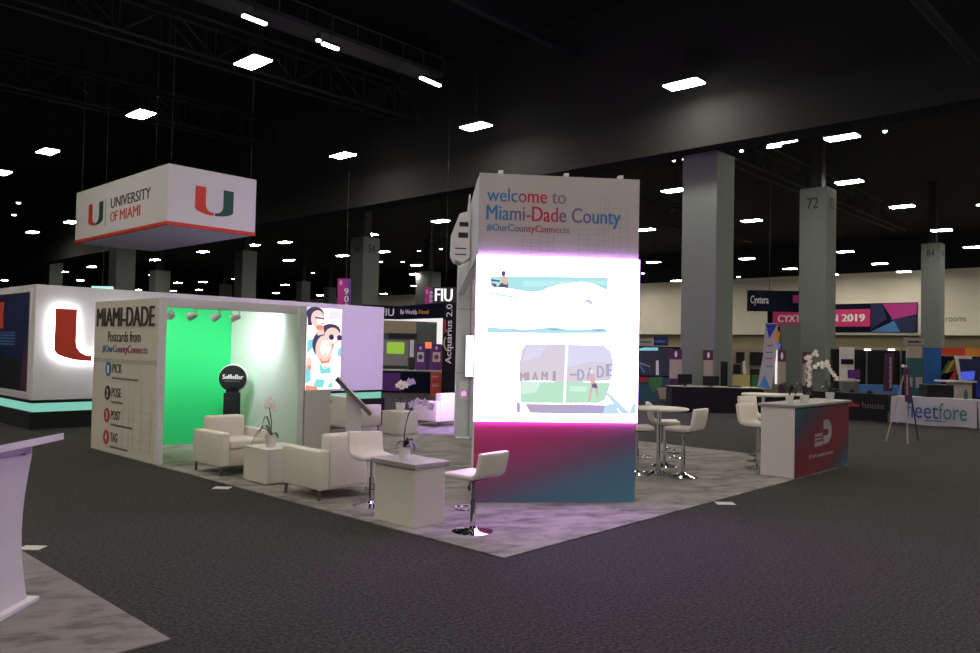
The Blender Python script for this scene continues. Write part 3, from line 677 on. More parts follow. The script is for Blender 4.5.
# cubes, cabinet, tables
def cube(name, x0, x1_, y0, y1_, h, lab, cat, top=None):
    t = thing(name, lab, cat, ((x0+x1_)/2, (y0+y1_)/2, .014)); a, c = (x1_-x0)/2, (y1_-y0)/2
    b = B(); b.box(-a, a, -c, c, .02, h-.03, .004); b.box(-a+.03, a-.03, -c+.03, c-.03, 0, .02); obj('body', b, 'white_lam', t, False)
    b = B(); b.box(-a-.004, a+.004, -c-.004, c+.004, h-.03, h, .004); obj('top', b, top or 'white_lam', t, False)
cube('cube_table', .28, .84, 4.15, 4.71, .44, 'white cube table with an orchid between the two front armchairs', 'side table')
cube('cube_table', 5.04, 5.50, 7.26, 7.80, .46, 'pink lit white cube table in the rear lounge', 'side table')
t = thing('low_cabinet', 'white low cabinet with grey top between two bar stools', 'cabinet', (.33, 1.58, .014))
b = B(); b.box(-.20, .20, -.30, .30, 0, .565, .004); obj('body', b, 'white_lam', t, False)
b = B(); b.box(-.235, .235, -.335, .335, .565, .61, .005); obj('top', b, 'grey_top', t, False)
def bar_table(x, y, lab, h=.935):
    t = thing('bar_table', lab, 'bar table', (x, y, .014), 0, 'round white bar tables')
    b = B(); b.lathe([(.40, h-.03), (.42, h-.02), (.42, h-.005), (.41, h)], n=40); obj('tabletop', b, 'white_lam', t)
    b = B(); b.cyl(0, 0, .03, h-.03, .032); obj('pole', b, 'chrome', t)
    b = B(); b.lathe([(.21, 0), (.21, .008), (.18, .016), (.08, .03), (.034, .05)], n=36); obj('base', b, 'chrome', t)
bar_table(5.01, 1.54, 'round white bar table right of the video tower')
bar_table(6.05, 4.35, 'round white bar table farther back, mostly hidden by the video tower')

# counter
t = thing('reception_counter', 'white counter with blue and red printed front at the carpet edge', 'counter', (6.07, 0, .0))
b = B(); b.box(.0, 2.15, .012, .50, .014, 1.0, .004); obj('body', b, 'white_lam', t, False)
b = B(); b.box(-.03, 2.19, -.03, .54, 1.0, 1.04, .006); obj('top', b, 'grey_top', t, False)
b = B(); b.box(.012, 2.15, .0, .012, .016, .995); pr = obj('printed_front', b, 'counter_print', t, False)
mk = [(1.06, .02), (1.2, .02)]+[(1.2+.2*math.cos(a), .2+.18*math.sin(a)) for a in [-PI/2+PI*k/14 for k in range(15)]]+[(1.06, .38), (1.06, .24), (1.2, .24)]+[(1.2+.07*math.cos(a), .19+.05*math.sin(a)) for a in [PI/2-PI*k/8 for k in range(9)]]+[(1.06, .14)]
flat(pr, 'county_mark', 'pale_ink', [mk], (0, 0, .40), (1, 0, 0), 0, .003)
for v0, v1 in ((.0, .07), (.09, .12), (.14, .19)): flat(pr, 'county_bar', 'pale_ink', [[(.72, v0), (1.03, v0+.01), (1.03, v1), (.72, v1)]], (0, 0, .40), (1, 0, 0), 0, .003)
text(pr, 'hashtag_lettering', '#OurCountyConnects', 'pale_ink', (.50, 0, .23), (1, 0, 0), .98, .07, .003)
t = thing('bar_table', 'small round white bar table behind the printed counter orchids', 'bar table', (8.08, 1.35, .014), 0, 'round white bar tables')
b = B(); b.lathe([(.34, 1.02), (.36, 1.03), (.36, 1.05), (.35, 1.06)], n=40); obj('tabletop', b, 'white_lam', t)
b = B(); b.cyl(0, 0, .03, 1.03, .032); obj('pole', b, 'chrome', t)
b = B(); b.lathe([(.25, 0), (.25, .008), (.2, .016), (.08, .03), (.034, .05)], n=36); obj('base', b, 'chrome', t)

# orchids
def blossom(c, r, face, mat, t, nm='blossom'):
    b = B(); face = Vector(face).normalized(); u = face.cross(UPZ).normalized(); v = u.cross(face)
    for k in range(5):
        a = 2*PI*k/5+.3; d = u*math.cos(a)+v*math.sin(a); s = u*-math.sin(a)+v*math.cos(a); c0 = Vector(c)
        b.sheet([[c0-s*.1*r, c0+face*.02*r, c0+s*.1*r], [c0+d*.55*r-s*.42*r+face*.12*r, c0+d*.6*r+face*.2*r, c0+d*.55*r+s*.42*r+face*.12*r], [c0+d*r-s*.15*r, c0+d*1.08*r+face*.05*r, c0+d*r+s*.15*r]])
    b.ball(Vector(c)+face*.1*r, .2*r, sub=1)
    return obj(nm, b, mat, t)
def orchid(loc, lab, pot_r, pot_h, stem, flowers, leaves, mat='petal', fr=.045, rz=0.):
    t = thing('potted_orchid', lab, 'potted orchid', loc, rz, 'potted orchids')
    b = B(); b.lathe([(pot_r*.8, 0), (pot_r*.92, pot_h*.5), (pot_r, pot_h), (pot_r*.9, pot_h), (pot_r*.86, pot_h*.85)], n=24); obj('pot', b, 'pot', t)
    for (ax, ay, L, up, droop) in leaves:
        d = Vector((ax, ay, 0)).normalized(); s = Vector((-d.y, d.x, 0)); rows = []
        for k in range(7):
            q = k/6; c = d*(L*q)+UPZ*(pot_h*.9+up*math.sin(q*PI*.75)-droop*q*q); w = .046*math.sin(PI*(.12+.85*q))
            rows.append([c-s*w+UPZ*.012, c, c+s*w+UPZ*.012])
        b = B(); b.sheet(rows); obj('leaf', b, 'leaf', t)
    b = B(); b.tube(stem, .0065, 6); obj('stem', b, 'stem', t)
    for i, f in enumerate(flowers): blossom(f, fr, (-.7+.3*math.sin(i*2), -.7+.3*math.cos(i*1.7), .15), mat, t)
RX, RY = RGT.x, RGT.y
def rl(x, z, y=0): return (RX*x+FWD.x*y, RY*x+FWD.y*y, z)
orchid((.45, 4.36, .456), 'white orchid in a white pot on the cube between armchairs', .07, .15,
       [rl(.0, .1), rl(.0, .3), rl(-.02, .42), rl(-.035, .56)], [rl(-.07, .52), rl(-.02, .58), rl(.02, .49), rl(-.04, .54, -.03)],
       [(-.6, .8, .16, .16, .10), (-.75, .65, .24, .16, .24), (.4, -.6, .10, .06, .08), (-.5, .5, .12, .28, .1)], fr=.055)
orchid((.27, 1.60, .627), 'lilac orchid with a thin arching stem on the low cabinet', .062, .125,
       [rl(-.01, .1), rl(.0, .3), rl(.03, .45), rl(.09, .55), rl(.17, .57)], [rl(.06, .545), rl(.12, .575), rl(.19, .565), rl(.25, .53)],
       [(.6, -.6, .14, .08, .1), (-.5, .6, .09, .08, .08), (.2, -.9, .12, .1, .1), (.8, -.2, .1, .12, .1)], 'petal_p', .04)
vert = [rl(.02, .12), rl(.03, .35), rl(.05, .58), rl(.1, .66), rl(.18, .70)]
orchid((6.60, .30, 1.042), 'orchid in a white pot nearest the counter left end, leaves only', .06, .11, [rl(0, .1), rl(.01, .2), rl(.02, .26)], [],
       [(-.7, .7, .2, .2, .05), (.7, -.7, .2, .2, .05), (-.2, -.9, .12, .16, .05), (.3, .6, .12, .2, .02)])
orchid((6.70, .12, 1.042), 'tall white orchid with a column of blossoms, middle pot on the counter', .068, .12, vert,
       [rl(.06+.02*math.sin(k*2.3), .26+.04*k) for k in range(11)]+[rl(.08, .68), rl(.13, .72), rl(.18, .71), rl(.16, .76), rl(.02, .66)],
       [(-.6, .7, .14, .06, .05), (.7, -.6, .14, .06, .05), (-.2, -.8, .1, .08, .06)], fr=.034)
orchid((7.95, .2, 1.042), 'white orchid with a drooping arch of blossoms at the counter far end', .07, .12,
       [rl(0, .1), rl(.08, .35), rl(.02, .52), rl(-.12, .56), rl(-.22, .53)],
       [rl(-.24, .52), rl(-.19, .56), rl(-.13, .58), rl(-.08, .55), rl(-.03, .54), rl(.0, .48), rl(.03, .44), rl(.06, .40), rl(.10, .35), rl(-.05, .60), rl(-.13, .52)],
       [(-.6, .7, .16, .12, .06), (.7, -.6, .2, .1, .1), (-.2, -.9, .1, .1, .06), (.5, .5, .14, .22, .06)], fr=.04)
orchid((5.27, 7.53, .476), 'pink orchid in a white pot on the rear lounge cube', .10, .16, [rl(0, .1), rl(.0, .3), rl(.0, .5)],
       [rl(-.06, .5), rl(0, .55), rl(.07, .53), rl(.02, .47), rl(.1, .5)], [(-.6, .6, .2, .12, .1), (.6, -.6, .14, .1, .1)], fr=.06)

# ------------------------------------------------------------------ video tower
t = thing('display_tower', 'tall welcome tower with a bright white video wall, magenta to blue base and rear wall', 'display tower', (1.45, 1.78, 0), math.atan2(-1.22, 1.41))
TW = 1.865
b = B(); b.box(.0, TW, .03, .30, .0145, 3.72); obj('core', b, 'grey_panel', t, False)
b = B(); b.box(0, TW, -.0, .03, 2.80, 3.74); up_ = obj('upper_panel', b, 'tower_print', t, False)
b = B(); b.box(0, TW, -.0, .03, .0145, .93); obj('base_panel', b, 'tower_base', t, False)
b = B()
for u in (.22, .98, 1.62): b.box(u, u+.05, 0, .1, 3.74, 3.78)
obj('mounting_tab', b, 'white_trim', t, False)
text(up_, 'welcome_lettering', 'welcome to', ink(WEL, .91), (.09, 0, 3.42), (1, 0, 0), .91, .155, .004, bold=.008)
text(up_, 'county_lettering', 'Miami-Dade County', ink(BRB, 1.56), (.085, 0, 3.155), (1, 0, 0), 1.56, .225, .004, bold=.012)
text(up_, 'hashtag_lettering', '#OurCountyConnects', ink(HSH, .96), (.09, 0, 3.06), (1, 0, 0), .96, .105, .004, bold=.012)
sk = []
for u, w_, v0, hh in ((.5, .2, .0, .2), (.72, .14, .03, .26), (1.15, .22, 0, .30), (1.4, .1, .05, .62), (1.55, .18, .0, .55)):
    for k in range(6): sk.append([(u, v0+hh*k/5), (u+w_, v0+hh*k/5), (u+w_, v0+hh*k/5+.004), (u, v0+hh*k/5+.004)])
    for k in range(3): sk.append([(u+w_*k/2, v0), (u+w_*k/2+.004, v0), (u+w_*k/2+.004, v0+hh), (u+w_*k/2, v0+hh)])
flat(up_, 'skyline_print', 'pale_ink', sk, (0, 0, 2.84), (1, 0, 0), 0, .0012)
b = B(); b.box(-.012, TW+.006, -.035, 0, .93, 2.80); led = obj('video_wall', b, 'led_white', t, False)
def LM(px, py):
    u = (px-474.5)/165; a = 254.5+8.5*u; c = 420.5+2*u
    return (u*TW, 2.80-1.87*(py-a)/(c-a))
def vp(name, col, s, polys, k):
    m = E(name+' light', col, s)
    for p in polys: flat(led, name, m, [[LM(*q) for q in p]], (0, -.035, 0), (1, 0, 0), .0008*k, .0008)
def pc(cx, cy, rx, ry, n=18): return [(cx+rx*math.cos(2*PI*k/n), cy-ry*math.sin(2*PI*k/n)) for k in range(n)]
wave = [(607.5, 279), (607, 292), (601, 290), (594, 286.5), (585, 284), (575, 283.5), (566, 285), (556, 286), (546, 289), (538, 292), (528, 293), (516, 291), (508, 289), (500, 288), (487, 287)]
vp('sea_picture', (.42, .80, .83), 1.0, [[(487, 276)]+wave], 1)
vp('sea_band_picture', (.52, .87, .90), 1.0, [[(520, 281), (607, 283), (607, 287), (580, 283.5), (540, 287), (520, 287)]], 2)
vp('boat_line_picture', (.55, .88, .80), 1.0, [[(486, 292), (500, 294), (515, 297), (530, 300), (529, 301.5), (510, 298.5), (486, 294)]], 1)
vp('person_picture', (.10, .09, .16), 1.0, [pc(500.3, 273.6, 2.6, 2.9), [(497, 284), (501, 281), (505, 283), (505, 288.5), (495, 287.5)], [(487.5, 279), (497, 280.5), (496.5, 282), (488, 281)], [(488, 283), (493, 284), (494, 287.5), (491, 287)]], 3)
vp('torso_picture', (.75, .52, .45), 1.0, [[(498, 276.5), (502, 276), (505, 280), (504, 285), (500, 284), (497.5, 280)]], 4)
vp('bird_picture', (.3, .3, .4), 1.0, [[(494, 264), (497, 263.6), (497, 264.6)], [(501, 264.6), (507, 263.8), (505, 265)], [(510, 291), (513, 290), (513, 291.5)]], 3)
vp('splash_picture', (.5, .68, .85), 1.0, [[(581, 303), (586, 300.5), (590, 301), (592, 305), (591.5, 310), (590, 306), (585, 304)], [(583, 307), (588, 307.5), (586, 309)]], 3)
low = [(485, 327.5), (492, 327), (500, 328.5), (510, 328), (520, 330), (532, 329.3), (545, 328), (553, 327.5), (565, 329.5), (577, 330), (590, 330), (598, 328.8), (607, 330.3)]
vp('wave_band_picture', (.45, .80, .85), 1.0, [low+[(606, 334.5), (550, 334), (485, 332.8)]], 1)
vp('wave_shade_picture', (.30, .52, .68), 1.0, [[(507, 330), (520, 331), (532, 330.5), (520, 332)], [(545, 329.3), (553, 329), (562, 331), (550, 331)], [(590, 331.5), (600, 330.3), (606, 331.8), (598, 332.3)]], 2)
sky = [(524, 344.5), (566, 345), (604, 346.5), (611, 352), (614, 362), (612, 381), (570, 383), (545, 381), (518, 381), (518, 362), (520, 350)]
vp('stadium_picture', (.70, .64, .74), 1.0, [sky], 1)
vp('stadium_sky_picture', (.72, .70, .92), 1.0, [[(566, 345), (604, 346.5), (611, 352), (612, 364), (590, 362), (566, 368)], [(526, 346), (545, 346), (540, 356), (521, 362)]], 2)
vp('field_picture', (.50, .80, .60), 1.0, [[(519, 381), (565, 382), (612, 383), (606, 400), (600, 403), (565, 402.6), (520, 402)]], 3)
vp('field_light_picture', (.68, .90, .76), 1.0, [[(519, 381.5), (540, 382), (536, 392), (521, 394)], [(570, 386), (588, 387), (586, 392), (570, 391)]], 4)
vp('stadium_edge_picture', (.45, .40, .66), 1.0, [[(524, 403.3), (570, 404), (612, 405), (618, 414), (560, 413.3), (530, 412.6)], [(516, 400.5), (520, 403), (520, 412), (516, 412)]], 3)
vp('stripe_picture', (.55, .75, .92), 1.0, [[(604, 391), (610, 393), (634, 414), (624, 414)], [(606, 405), (616, 403), (622, 414), (604, 414)], [(634, 405), (638, 402), (638, 414), (631, 414)]], 4)
LT = 'MIAMI-DADE'
cx = [519, 525.5, 531, 540.5, 552, 569.5, 577, 586.5, 597, 606.5]
let = B()
for i, chh in enumerate(LT):
    hgt = 8.5+.04*(cx[i]-520); wd = 6.2+.02*(cx[i]-520)-(3.6 if chh == 'I' else 0)
    by = 381-.13*max(0, cx[i]-574)
    if chh == '-': pts = [(cx[i], by-hgt*.4), (cx[i]+5, by-hgt*.5)]
    u0, v0 = LM(cx[i], by); u1, v1 = LM(cx[i]+wd, by-hgt)
    text(led, 'stadium_lettering', chh, E('stadium letter light', (.46, .36, .42) if i < 6 else (.42, .38, .60), 1.), (u0, -.0385, v0 if chh != '-' else (v0+v1)/2), (1, -0, 0), u1-u0, (v1-v0) if chh != '-' else .02, .0008, bold=.03)
vp('mirrored_letter_picture', (.50, .40, .50), 1.0, [[(x, 404), (x+5, 404), (x+7.5, 411.5), (x+3.5, 411.5)] for x in (527.5, 536, 543, 551, 559)]+[[(570, 405), (577, 405.2), (577, 409.5), (571, 409)]], 4)
vp('post_picture', (.95, .95, 1.0), 1.1, [[(564.5, 344.5), (567.5, 344.6), (565.5, 402.8), (563, 402.8)], [(520, 402), (612, 403.2), (612, 404), (520, 403)]], 6)
vp('runner_picture', (.74, .46, .50), 1.0, [[(590, 374.5), (594, 374), (595.5, 380), (596, 386), (591, 386), (590.5, 380)], [(591.5, 386), (594, 387), (591.5, 394), (591, 401.5), (589, 401.5), (589.5, 394)], [(594, 386), (597.5, 387), (599, 394), (599.5, 398), (597.5, 396), (596, 391)], [(588.3, 377), (590.5, 376.5), (590.5, 382), (588.5, 381)]], 7)
vp('runner_shorts_picture', (.18, .12, .25), 1.0, [[(592.5, 384), (596.5, 383.5), (598.5, 388), (595.5, 388.5), (592, 387)]], 8)
vp('runner_head_picture', (.9, .82, .85), 1.0, [pc(591.5, 372, 1.6, 2.1)], 8)
# added rear screen, header beam, rear wall
b = B(); b.prism([(.0, .30, 2.80), (.12, .30, 2.80), (.32, 6.5, 2.80), (.20, 6.5, 2.80)], (0, 0, .93)); obj('header', b, 'grey_panel', t, False)
b = B(); b.box(.19, 1.75, 6.5, 6.72, .0145, 3.73); rw = obj('rear_wall', b, 'grey_panel', t, False)
b = B()
for u in (.45, .75): b.box(u, u+.012, 6.485, 6.5, .02, 3.6)
for z in (1.25, 2.5): b.box(.19, 1.75, 6.485, 6.5, z, z+.012)
obj('seam', b, 'steel', rw, False)
b = B(); b.box(.22, 1.72, 6.72, 6.76, .7, 2.80); obj('added_rear_screen', b, 'led_rear', rw, False)  # unseen screen, added to throw pink light on the rear lounge and lilac wall
b = B(); b.box(.36, .90, 6.42, 6.5, 1.18, 2.0); ds = obj('wall_display', b, 'steel', rw, False)
b = B(); b.box(.37, .89, 6.405, 6.42, 1.19, 1.99); obj('display_screen', b, 'disp_white', ds, False)
b = B(); b.box(.24, .42, 6.2, 6.26, .76, 1.11, .01); th_ = obj('tablet_holder', b, 'white_panel', t, False)
b = B(); b.tube([(.33, 6.23, .03), (.33, 6.23, .76)], .03, 10); b.box(.2, .46, 6.1, 6.36, .0145, .035); obj('tablet_stand', b, 'grey_panel', th_, False)
b = B(); b.prism([(.33+u, 6.199, .87+v) for u, v in circ(0, 0, .05, 16)], (0, -.004, 0)); obj('pink_light', b, 'pink_dot', th_, False)
# emblem standing off the header's left side
em = B(); ey = 1.55; ex = .03
em.prism([(ex-.19, ey, 2.92), (ex-.24, ey, 3.0), (ex-.235, ey, 3.30), (ex-.15, ey, 3.53), (ex-.07, ey, 3.56), (ex, ey, 3.56), (ex, ey, 2.95), (ex-.1, ey, 2.88)], (0, .5, 0))
em.prism([(ex-.045, ey, 3.56), (ex-.005, ey, 3.56), (ex-.01, ey, 3.80), (ex-.02, ey, 3.80)], (0, .12, 0))
eo = obj('emblem', em, 'white_trim', t, False)
b = B(); b.box(ex-.15, ex-.03, ey-.006, ey, 3.36, 3.42); b.box(ex-.16, ex-.03, ey-.006, ey, 3.21, 3.28); b.box(ex-.2, ex-.05, ey-.006, ey, 3.06, 3.075); b.box(ex-.2, ex-.05, ey-.006, ey, 2.98, 2.995); obj('emblem_window', b, 'black', eo, False)

# ------------------------------------------------------------------ lectern at lower left
t = thing('lectern', 'white curved lectern with a tilted top cut by the left edge', 'lectern', onz(38, 600, .014) - RGT*0 , YAW)
t.location.z = .014
b = B(); b.box(-.52, .012, -.86, .0, 0, .03, .006); obj('base', b, 'lectern', t)
rows = []; n = 16
prof = []
for k in range(n+1):
    q = k/n; z = .03+q*1.0; fy = -.06-.085*math.sin(PI*min(1, q*1.06)) - .0*q; ny = -.80+.085*math.sin(PI*q)
    prof.append((z, fy, ny))
b = B(); b.prism([(-.04, f_, z) for z, f_, n_ in prof]+[(-.04, n_, z) for z, f_, n_ in prof[::-1]], (-.03, 0, 0)); obj('front_panel', b, 'lectern', t)
b = B(); b.prism([(-.46, f_-.02, z*.98) for z, f_, n_ in prof]+[(-.46, n_+.02, z*.98) for z, f_, n_ in prof[::-1]], (-.03, 0, 0)); obj('rear_panel', b, 'lectern', t)
b = B(); b.prism([(-.55, -1.0, .90), (.10, -1.0, 1.06), (.10, -1.0, 1.105), (-.55, -1.0, .95)], (0, 1.06, 0)); obj('top', b, 'lectern', t, False)
b = B(); b.prism([(-.5, -.8, .875), (.0, -.8, 1.0), (.0, -.8, 1.04), (-.5, -.8, .91)], (0, .66, 0)); b.box(-.04, .0, -.2, -.14, .99, 1.03); obj('bracket', b, 'steel', t, False)
b = B()
for y in (-.82, -.72): b.lathe([(.02, 0), (.02, .02), (.014, .03)], 0-.02, y, .03, 12)
obj('bolt', b, 'black', t)

# ------------------------------------------------------------------ background stands, each set up at its own distance
class F:
    """a thing facing the camera side at distance Y; parts laid out from sizes read at that distance"""
    def __init__(s, name, label, cat, px, Y, group=None, z=0.):
        s.Y = Y; p = at(px, 360, Y); s.t = thing(name, label, cat, (p.x, p.y, z), YAW, group); s.o = Vector((p.x, p.y, z))
    def lc(s, px, py, dy=0.):
        q = at(px, py, s.Y+dy)-s.o; return q.dot(RGT), q.z
    def box(s, name, mat, x0, y0, x1, y1, dy=0., dep=.1, par=None, fl=False, r=0):
        a, za = s.lc(x0, y0, dy); c, zc = s.lc(x1, y1, dy); zc = 0 if fl else zc
        b = B(); b.box(min(a, c), max(a, c), dy, dy+dep, min(za, zc), max(za, zc), r); return obj(name, b, mat, par or s.t, False)
    def poly(s, name, mat, pts, dy=0., dep=.02, par=None):
        b = B(); b.prism([(lambda q: (q[0], dy, q[1]))(s.lc(x, y, dy)) for x, y in pts], (0, dep, 0)); return obj(name, b, mat, par or s.t, False)
    def text(s, name, st, mat, x0, y0, x1, y1, dy=-.01, par=None, bold=0.):
        a, za = s.lc(x0, y0, dy); c, zc = s.lc(x1, y1, dy); return text(par or s.t, name, st, mat, (a, dy, zc), (1, 0, 0), c-a, za-zc, .004, bold)
    def vtext(s, name, st, mat, x0, y0, x1, y1, dy=-.01, par=None, bold=0., up=True):
        a, za = s.lc(x0, y0, dy); c, zc = s.lc(x1, y1, dy)
        if up: return text(par or s.t, name, st, mat, (c, dy, zc), (0, 0, 1), za-zc, c-a, .004, bold, up=(-1, 0, 0))
        return text(par or s.t, name, st, mat, (a, dy, za), (0, 0, -1), za-zc, c-a, .004, bold, up=(1, 0, 0))

# black draped registration tables
f = F('draped_table', 'long black draped table with two monitors beyond the round bar table', 'table', 716, 22.9)
f.box('skirt', 'black_matt', 672, 388, 764, 413, 0, .75, fl=True); f.box('tabletop', 'white_lam', 671.5, 386.3, 764.5, 388.3, -.02, .8); TZ = f.lc(671.5, 386.3, -.02)[1]+.003
b = B(); f2 = F('draped_table', 'black draped table with white top behind the counter orchids', 'table', 806, 24.5)
f2.box('skirt', 'black_matt', 766, 396, 846, 414, 0, .75, fl=True); f2.box('tabletop', 'white_lam', 765, 394, 846, 397, -.02, .8)
def monitor(x0, y0, x1, y1, Y, lab, base):
    f = F('monitor', lab, 'monitor', (x0+x1)/2, Y, 'monitors on the black tables', z=TZ)
    f.box('screen', 'black', x0, y0, x1, y1, 0, .05); m = (x0+x1)/2; f.box('stand', 'black', m-1.5, y1, m+1.5, base-.3, .01, .03); f.box('foot', 'black', m-4, base-.6, m+4, base, -.05, .15, fl=True)
monitor(678, 374, 692, 384, 23.2, 'black monitor at the left end of the long draped table', 386.6)
monitor(703, 376, 719, 385.5, 23.2, 'black monitor nearer the tall pillar on the draped table', 387.2)
f = F('table_papers', 'dark papers lying near the right end of the draped table', 'papers', 737, 23.2, z=TZ); f.box('stack', 'black', 729, 385.8, 741, 387.4, 0, .25, fl=True)

def sign_kiosk(x0, y0, x1, y1, Y, lab, mid='beige'):
    f = F('sign_stand', lab, 'sign stand', (x0+x1)/2, Y, 'purple topped sign stands')
    h = y1-y0
    f.box('header', 'wine', x0, y0, x1, y0+h*.28, -.02, .14); f.box('panel', mid, x0+.4, y0+h*.28, x1-.4, y0+h*.80, -.01, .12)
    f.box('lower_panel', 'wine', x0, y0+h*.80, x1, y0+h*1.1, 0, .1); f.box('post', 'black', x0+2, y0+h*1.1, x1-2, 400, .02, .06, fl=True)
    m = (x0+x1)/2; f.poly('figure', 'white_ink', [(m+1.3*math.cos(a), y0+h*.14-h*.085*math.sin(a)) for a in [2*PI*k/12 for k in range(12)]], -.035, .012)
    return f
sign_kiosk(670, 349, 682, 386, 23.9, 'purple topped sign stand left of the left monitor')
sign_kiosk(704, 350, 713, 386, 24.4, 'purple topped sign stand in front of the tall pillar')
sign_kiosk(778, 350, 786, 392, 26.2, 'purple topped sign stand behind the leaning white banner')
sign_kiosk(803.5, 352, 812.5, 394, 27.5, 'purple footed sign stand behind the middle counter orchid', 'beige')

# dark image booth left of the tall pillar
f = F('space_booth', 'dark exhibition booth with spacesuit picture right of the video tower', 'booth', 652, 27)
f.box('back_wall', 'navy', 628, 346, 682, 408, .2, .15, fl=True)
f.box('header', 'beige', 630, 338.5, 654, 346, 0, .12); f.box('header', 'dkblue', 654, 336.5, 668, 345.8, -.02, .12)
f.text('header_lettering', '~8', 'ink_soft', 640, 340, 651, 343.5, -.02); f.text('header_lettering', '~6', 'lblue', 655.5, 339, 665, 343, -.04)
f.box('screen', 'cool_tile', 634, 347, 672, 376, .15, .04)
f.poly('picture_lamp', 'cyan_glow', [(638, 349), (644, 347.5), (658, 347.5), (658, 350.5), (638, 350.5)], .12, .02)
f.poly('picture_figure', 'white_ink', [(656, 361), (658.5, 360), (659, 375), (656, 375)], .12, .02)
f.poly('picture_arm', 'pale_ink', [(639, 361.5), (650, 366), (650, 367.2), (639, 363.5)], .12, .02)
f.poly('picture_arm', 'lblue', [(640, 363), (645, 372), (643.5, 373), (639, 366)], .115, .02)
f.box('counter_panel', 'teal', 634, 377, 671, 404, .1, .08, fl=True)
f.poly('counter_green', 'green', [(649, 377), (662, 377), (662, 388), (653, 392), (649, 386)], .06, .03); f.poly('counter_red', 'red', [(638, 377), (648, 377), (648, 381.5), (638, 382.5)], .06, .03)
f.poly('counter_brown', 'hall_low', [(657, 388), (666, 387), (668, 399), (660, 399)], .05, .03)
# leaning white banner
f = F('leaning_banner', 'tall leaning white banner with blue triangles at top and bottom', 'banner', 768, 25.6)
f.poly('sheet', 'cloth', [(765.5, 323), (778, 323), (776, 356), (771.5, 389.5), (757.5, 388), (763.5, 356)], 0, .05)
f.poly('top_triangle', 'royal', [(765.8, 324), (777.6, 324), (769.5, 338)], -.02, .02); f.poly('bottom_triangle', 'lblue', [(764.5, 375), (770.8, 388.5), (758.5, 387.5)], -.02, .02)
f.poly('orange_edge', 'orange', [(776, 330), (779, 331), (778.5, 342), (775.5, 344)], -.01, .02)
for k, y in enumerate((345, 352, 358, 366)): f.poly('small_print', 'ink_blue' if k % 2 else 'ink_red', [(766, y), (773, y), (773, y+1), (766, y+1)], -.02, .02)
f.box('base', 'steel', 757, 400, 774, 401, -.1, .3, fl=True)
# booth far behind between the pillar and banner
f = F('far_booth', 'pale booth with black screens between the tall pillar and leaning banner', 'booth', 745, 31)
f.box('back_wall', 'beige', 731, 350, 766, 398, .2, .1, fl=True); f.box('rail', 'steel', 722, 348.7, 766, 350.2, 0, .06)
f.box('screen', 'black', 737, 352, 744.5, 363, .1, .08); f.box('screen', 'black', 750.5, 352, 764, 365.5, .1, .08); f.box('dark_box', 'black', 734, 364.5, 740.5, 374, .08, .1); f.box('dark_box', 'black', 751, 369, 759.5, 375, .08, .1)
f.box('yellow_panel', 'yellow', 733, 375, 750, 392, .0, .2, fl=True); f.box('green_panel', 'green', 752, 375, 762, 392, .0, .2, fl=True)
f.poly('white_figure', 'white_ink', [(742.5, 362), (745, 360.5), (746.5, 374), (743.5, 374)], .04, .04); f.poly('stand_figure', 'beige', [(746, 360), (749, 360), (750, 374), (745, 374)], .06, .03)
f = F('light_column', 'thin white lit edge beside the leaning banner', 'light', 776, 25.95); f.box('tube', 'frame_glow', 775.6, 350, 777.2, 384, 0, .05); f.box('blue_lamp', 'blue_glow', 775.5, 343.5, 780.5, 347, -.01, .06); f.box('foot', 'steel', 775, 384, 778, 400, 0, .05, fl=True)
f = F('grey_partition', 'grey partition wall adjoining the left side of pillar 72', 'partition', 791, 33.5); f.box('panel', 'grey_part', 782.5, 324, 800, 400, 0, .3, fl=True)
p = at(722.5, 370, 25.05); f = F('dark_board', 'narrow dark board leaning on the right face of the tall pillar', 'board', 724, 24.75); f.box('panel', 'black', 721, 361.5, 727.5, 385, 0, .05, fl=True)

# data company signs on and before the cream wall
f = F('curved_sign', 'curved black hanging sign with white company lettering left of pillar 72', 'sign', 773, 38, z=at(773, 312, 38).z)
w0, zt = f.lc(749, 290); w1, zb = f.lc(836, 312.5); cxx = (w0+w1)/2; R = (w1-w0)/2
def rrect(a, c, r, n=8): return [(cxx+sx*(a-r)+r*math.cos(t0+PI/2*k/n), .2+sy*(c-r)+r*math.sin(t0+PI/2*k/n)) for sx, sy, t0 in ((1, 1, 0), (-1, 1, PI/2), (-1, -1, PI), (1, -1, 1.5*PI)) for k in range(n+1)]
b = B(); arcp = rrect(R, .2, .15); arci = rrect(R-.04, .16, .11)
for k in range(len(arcp)):
    k2 = (k+1) % len(arcp); q = [arcp[k], arcp[k2], arci[k2], arci[k]]; b.prism([(x, y, zb) for x, y in q], (0, 0, zt-zb))
bmesh.ops.remove_doubles(b.bm, verts=b.bm.verts, dist=.0005)
obj('ring', b, 'navy', f.t, True, .4)
f.text('lettering', 'Cyxtera', 'white_ink', 750.5, 295.5, 768.5, 306, -.02, bold=.015); f.box('pink_mark', 'magenta', 793, 295, 799.5, 303, -.03, .03)
b = B(); b.tube([(cxx-R*.5, .2, zt-.1), (cxx-R*.5, .2, zt+6)], .01, 6); b.tube([(cxx+R*.5, .2, zt-.1), (cxx+R*.5, .2, zt+6)], .01, 6); b.box(cxx-R+.1, cxx+R-.1, .15, .25, zt-.15, zt-.05); obj('hanging_rod', b, 'truss', f.t)
t = thing('wall_banner', 'long black and pink event banner with 2019 on the cream wall', 'banner', (81.9, 33.5, 4.22)); t.scale = (1, 1.404, 1.404)
L_ = 22.6-11.55
b = B(); b.box(-.05, .05, -L_, 0, 0, 2.17); wb = obj('sheet', b, 'navy', t, False)
O = (-.05, 0, 0); RR = (0, -1, 0)
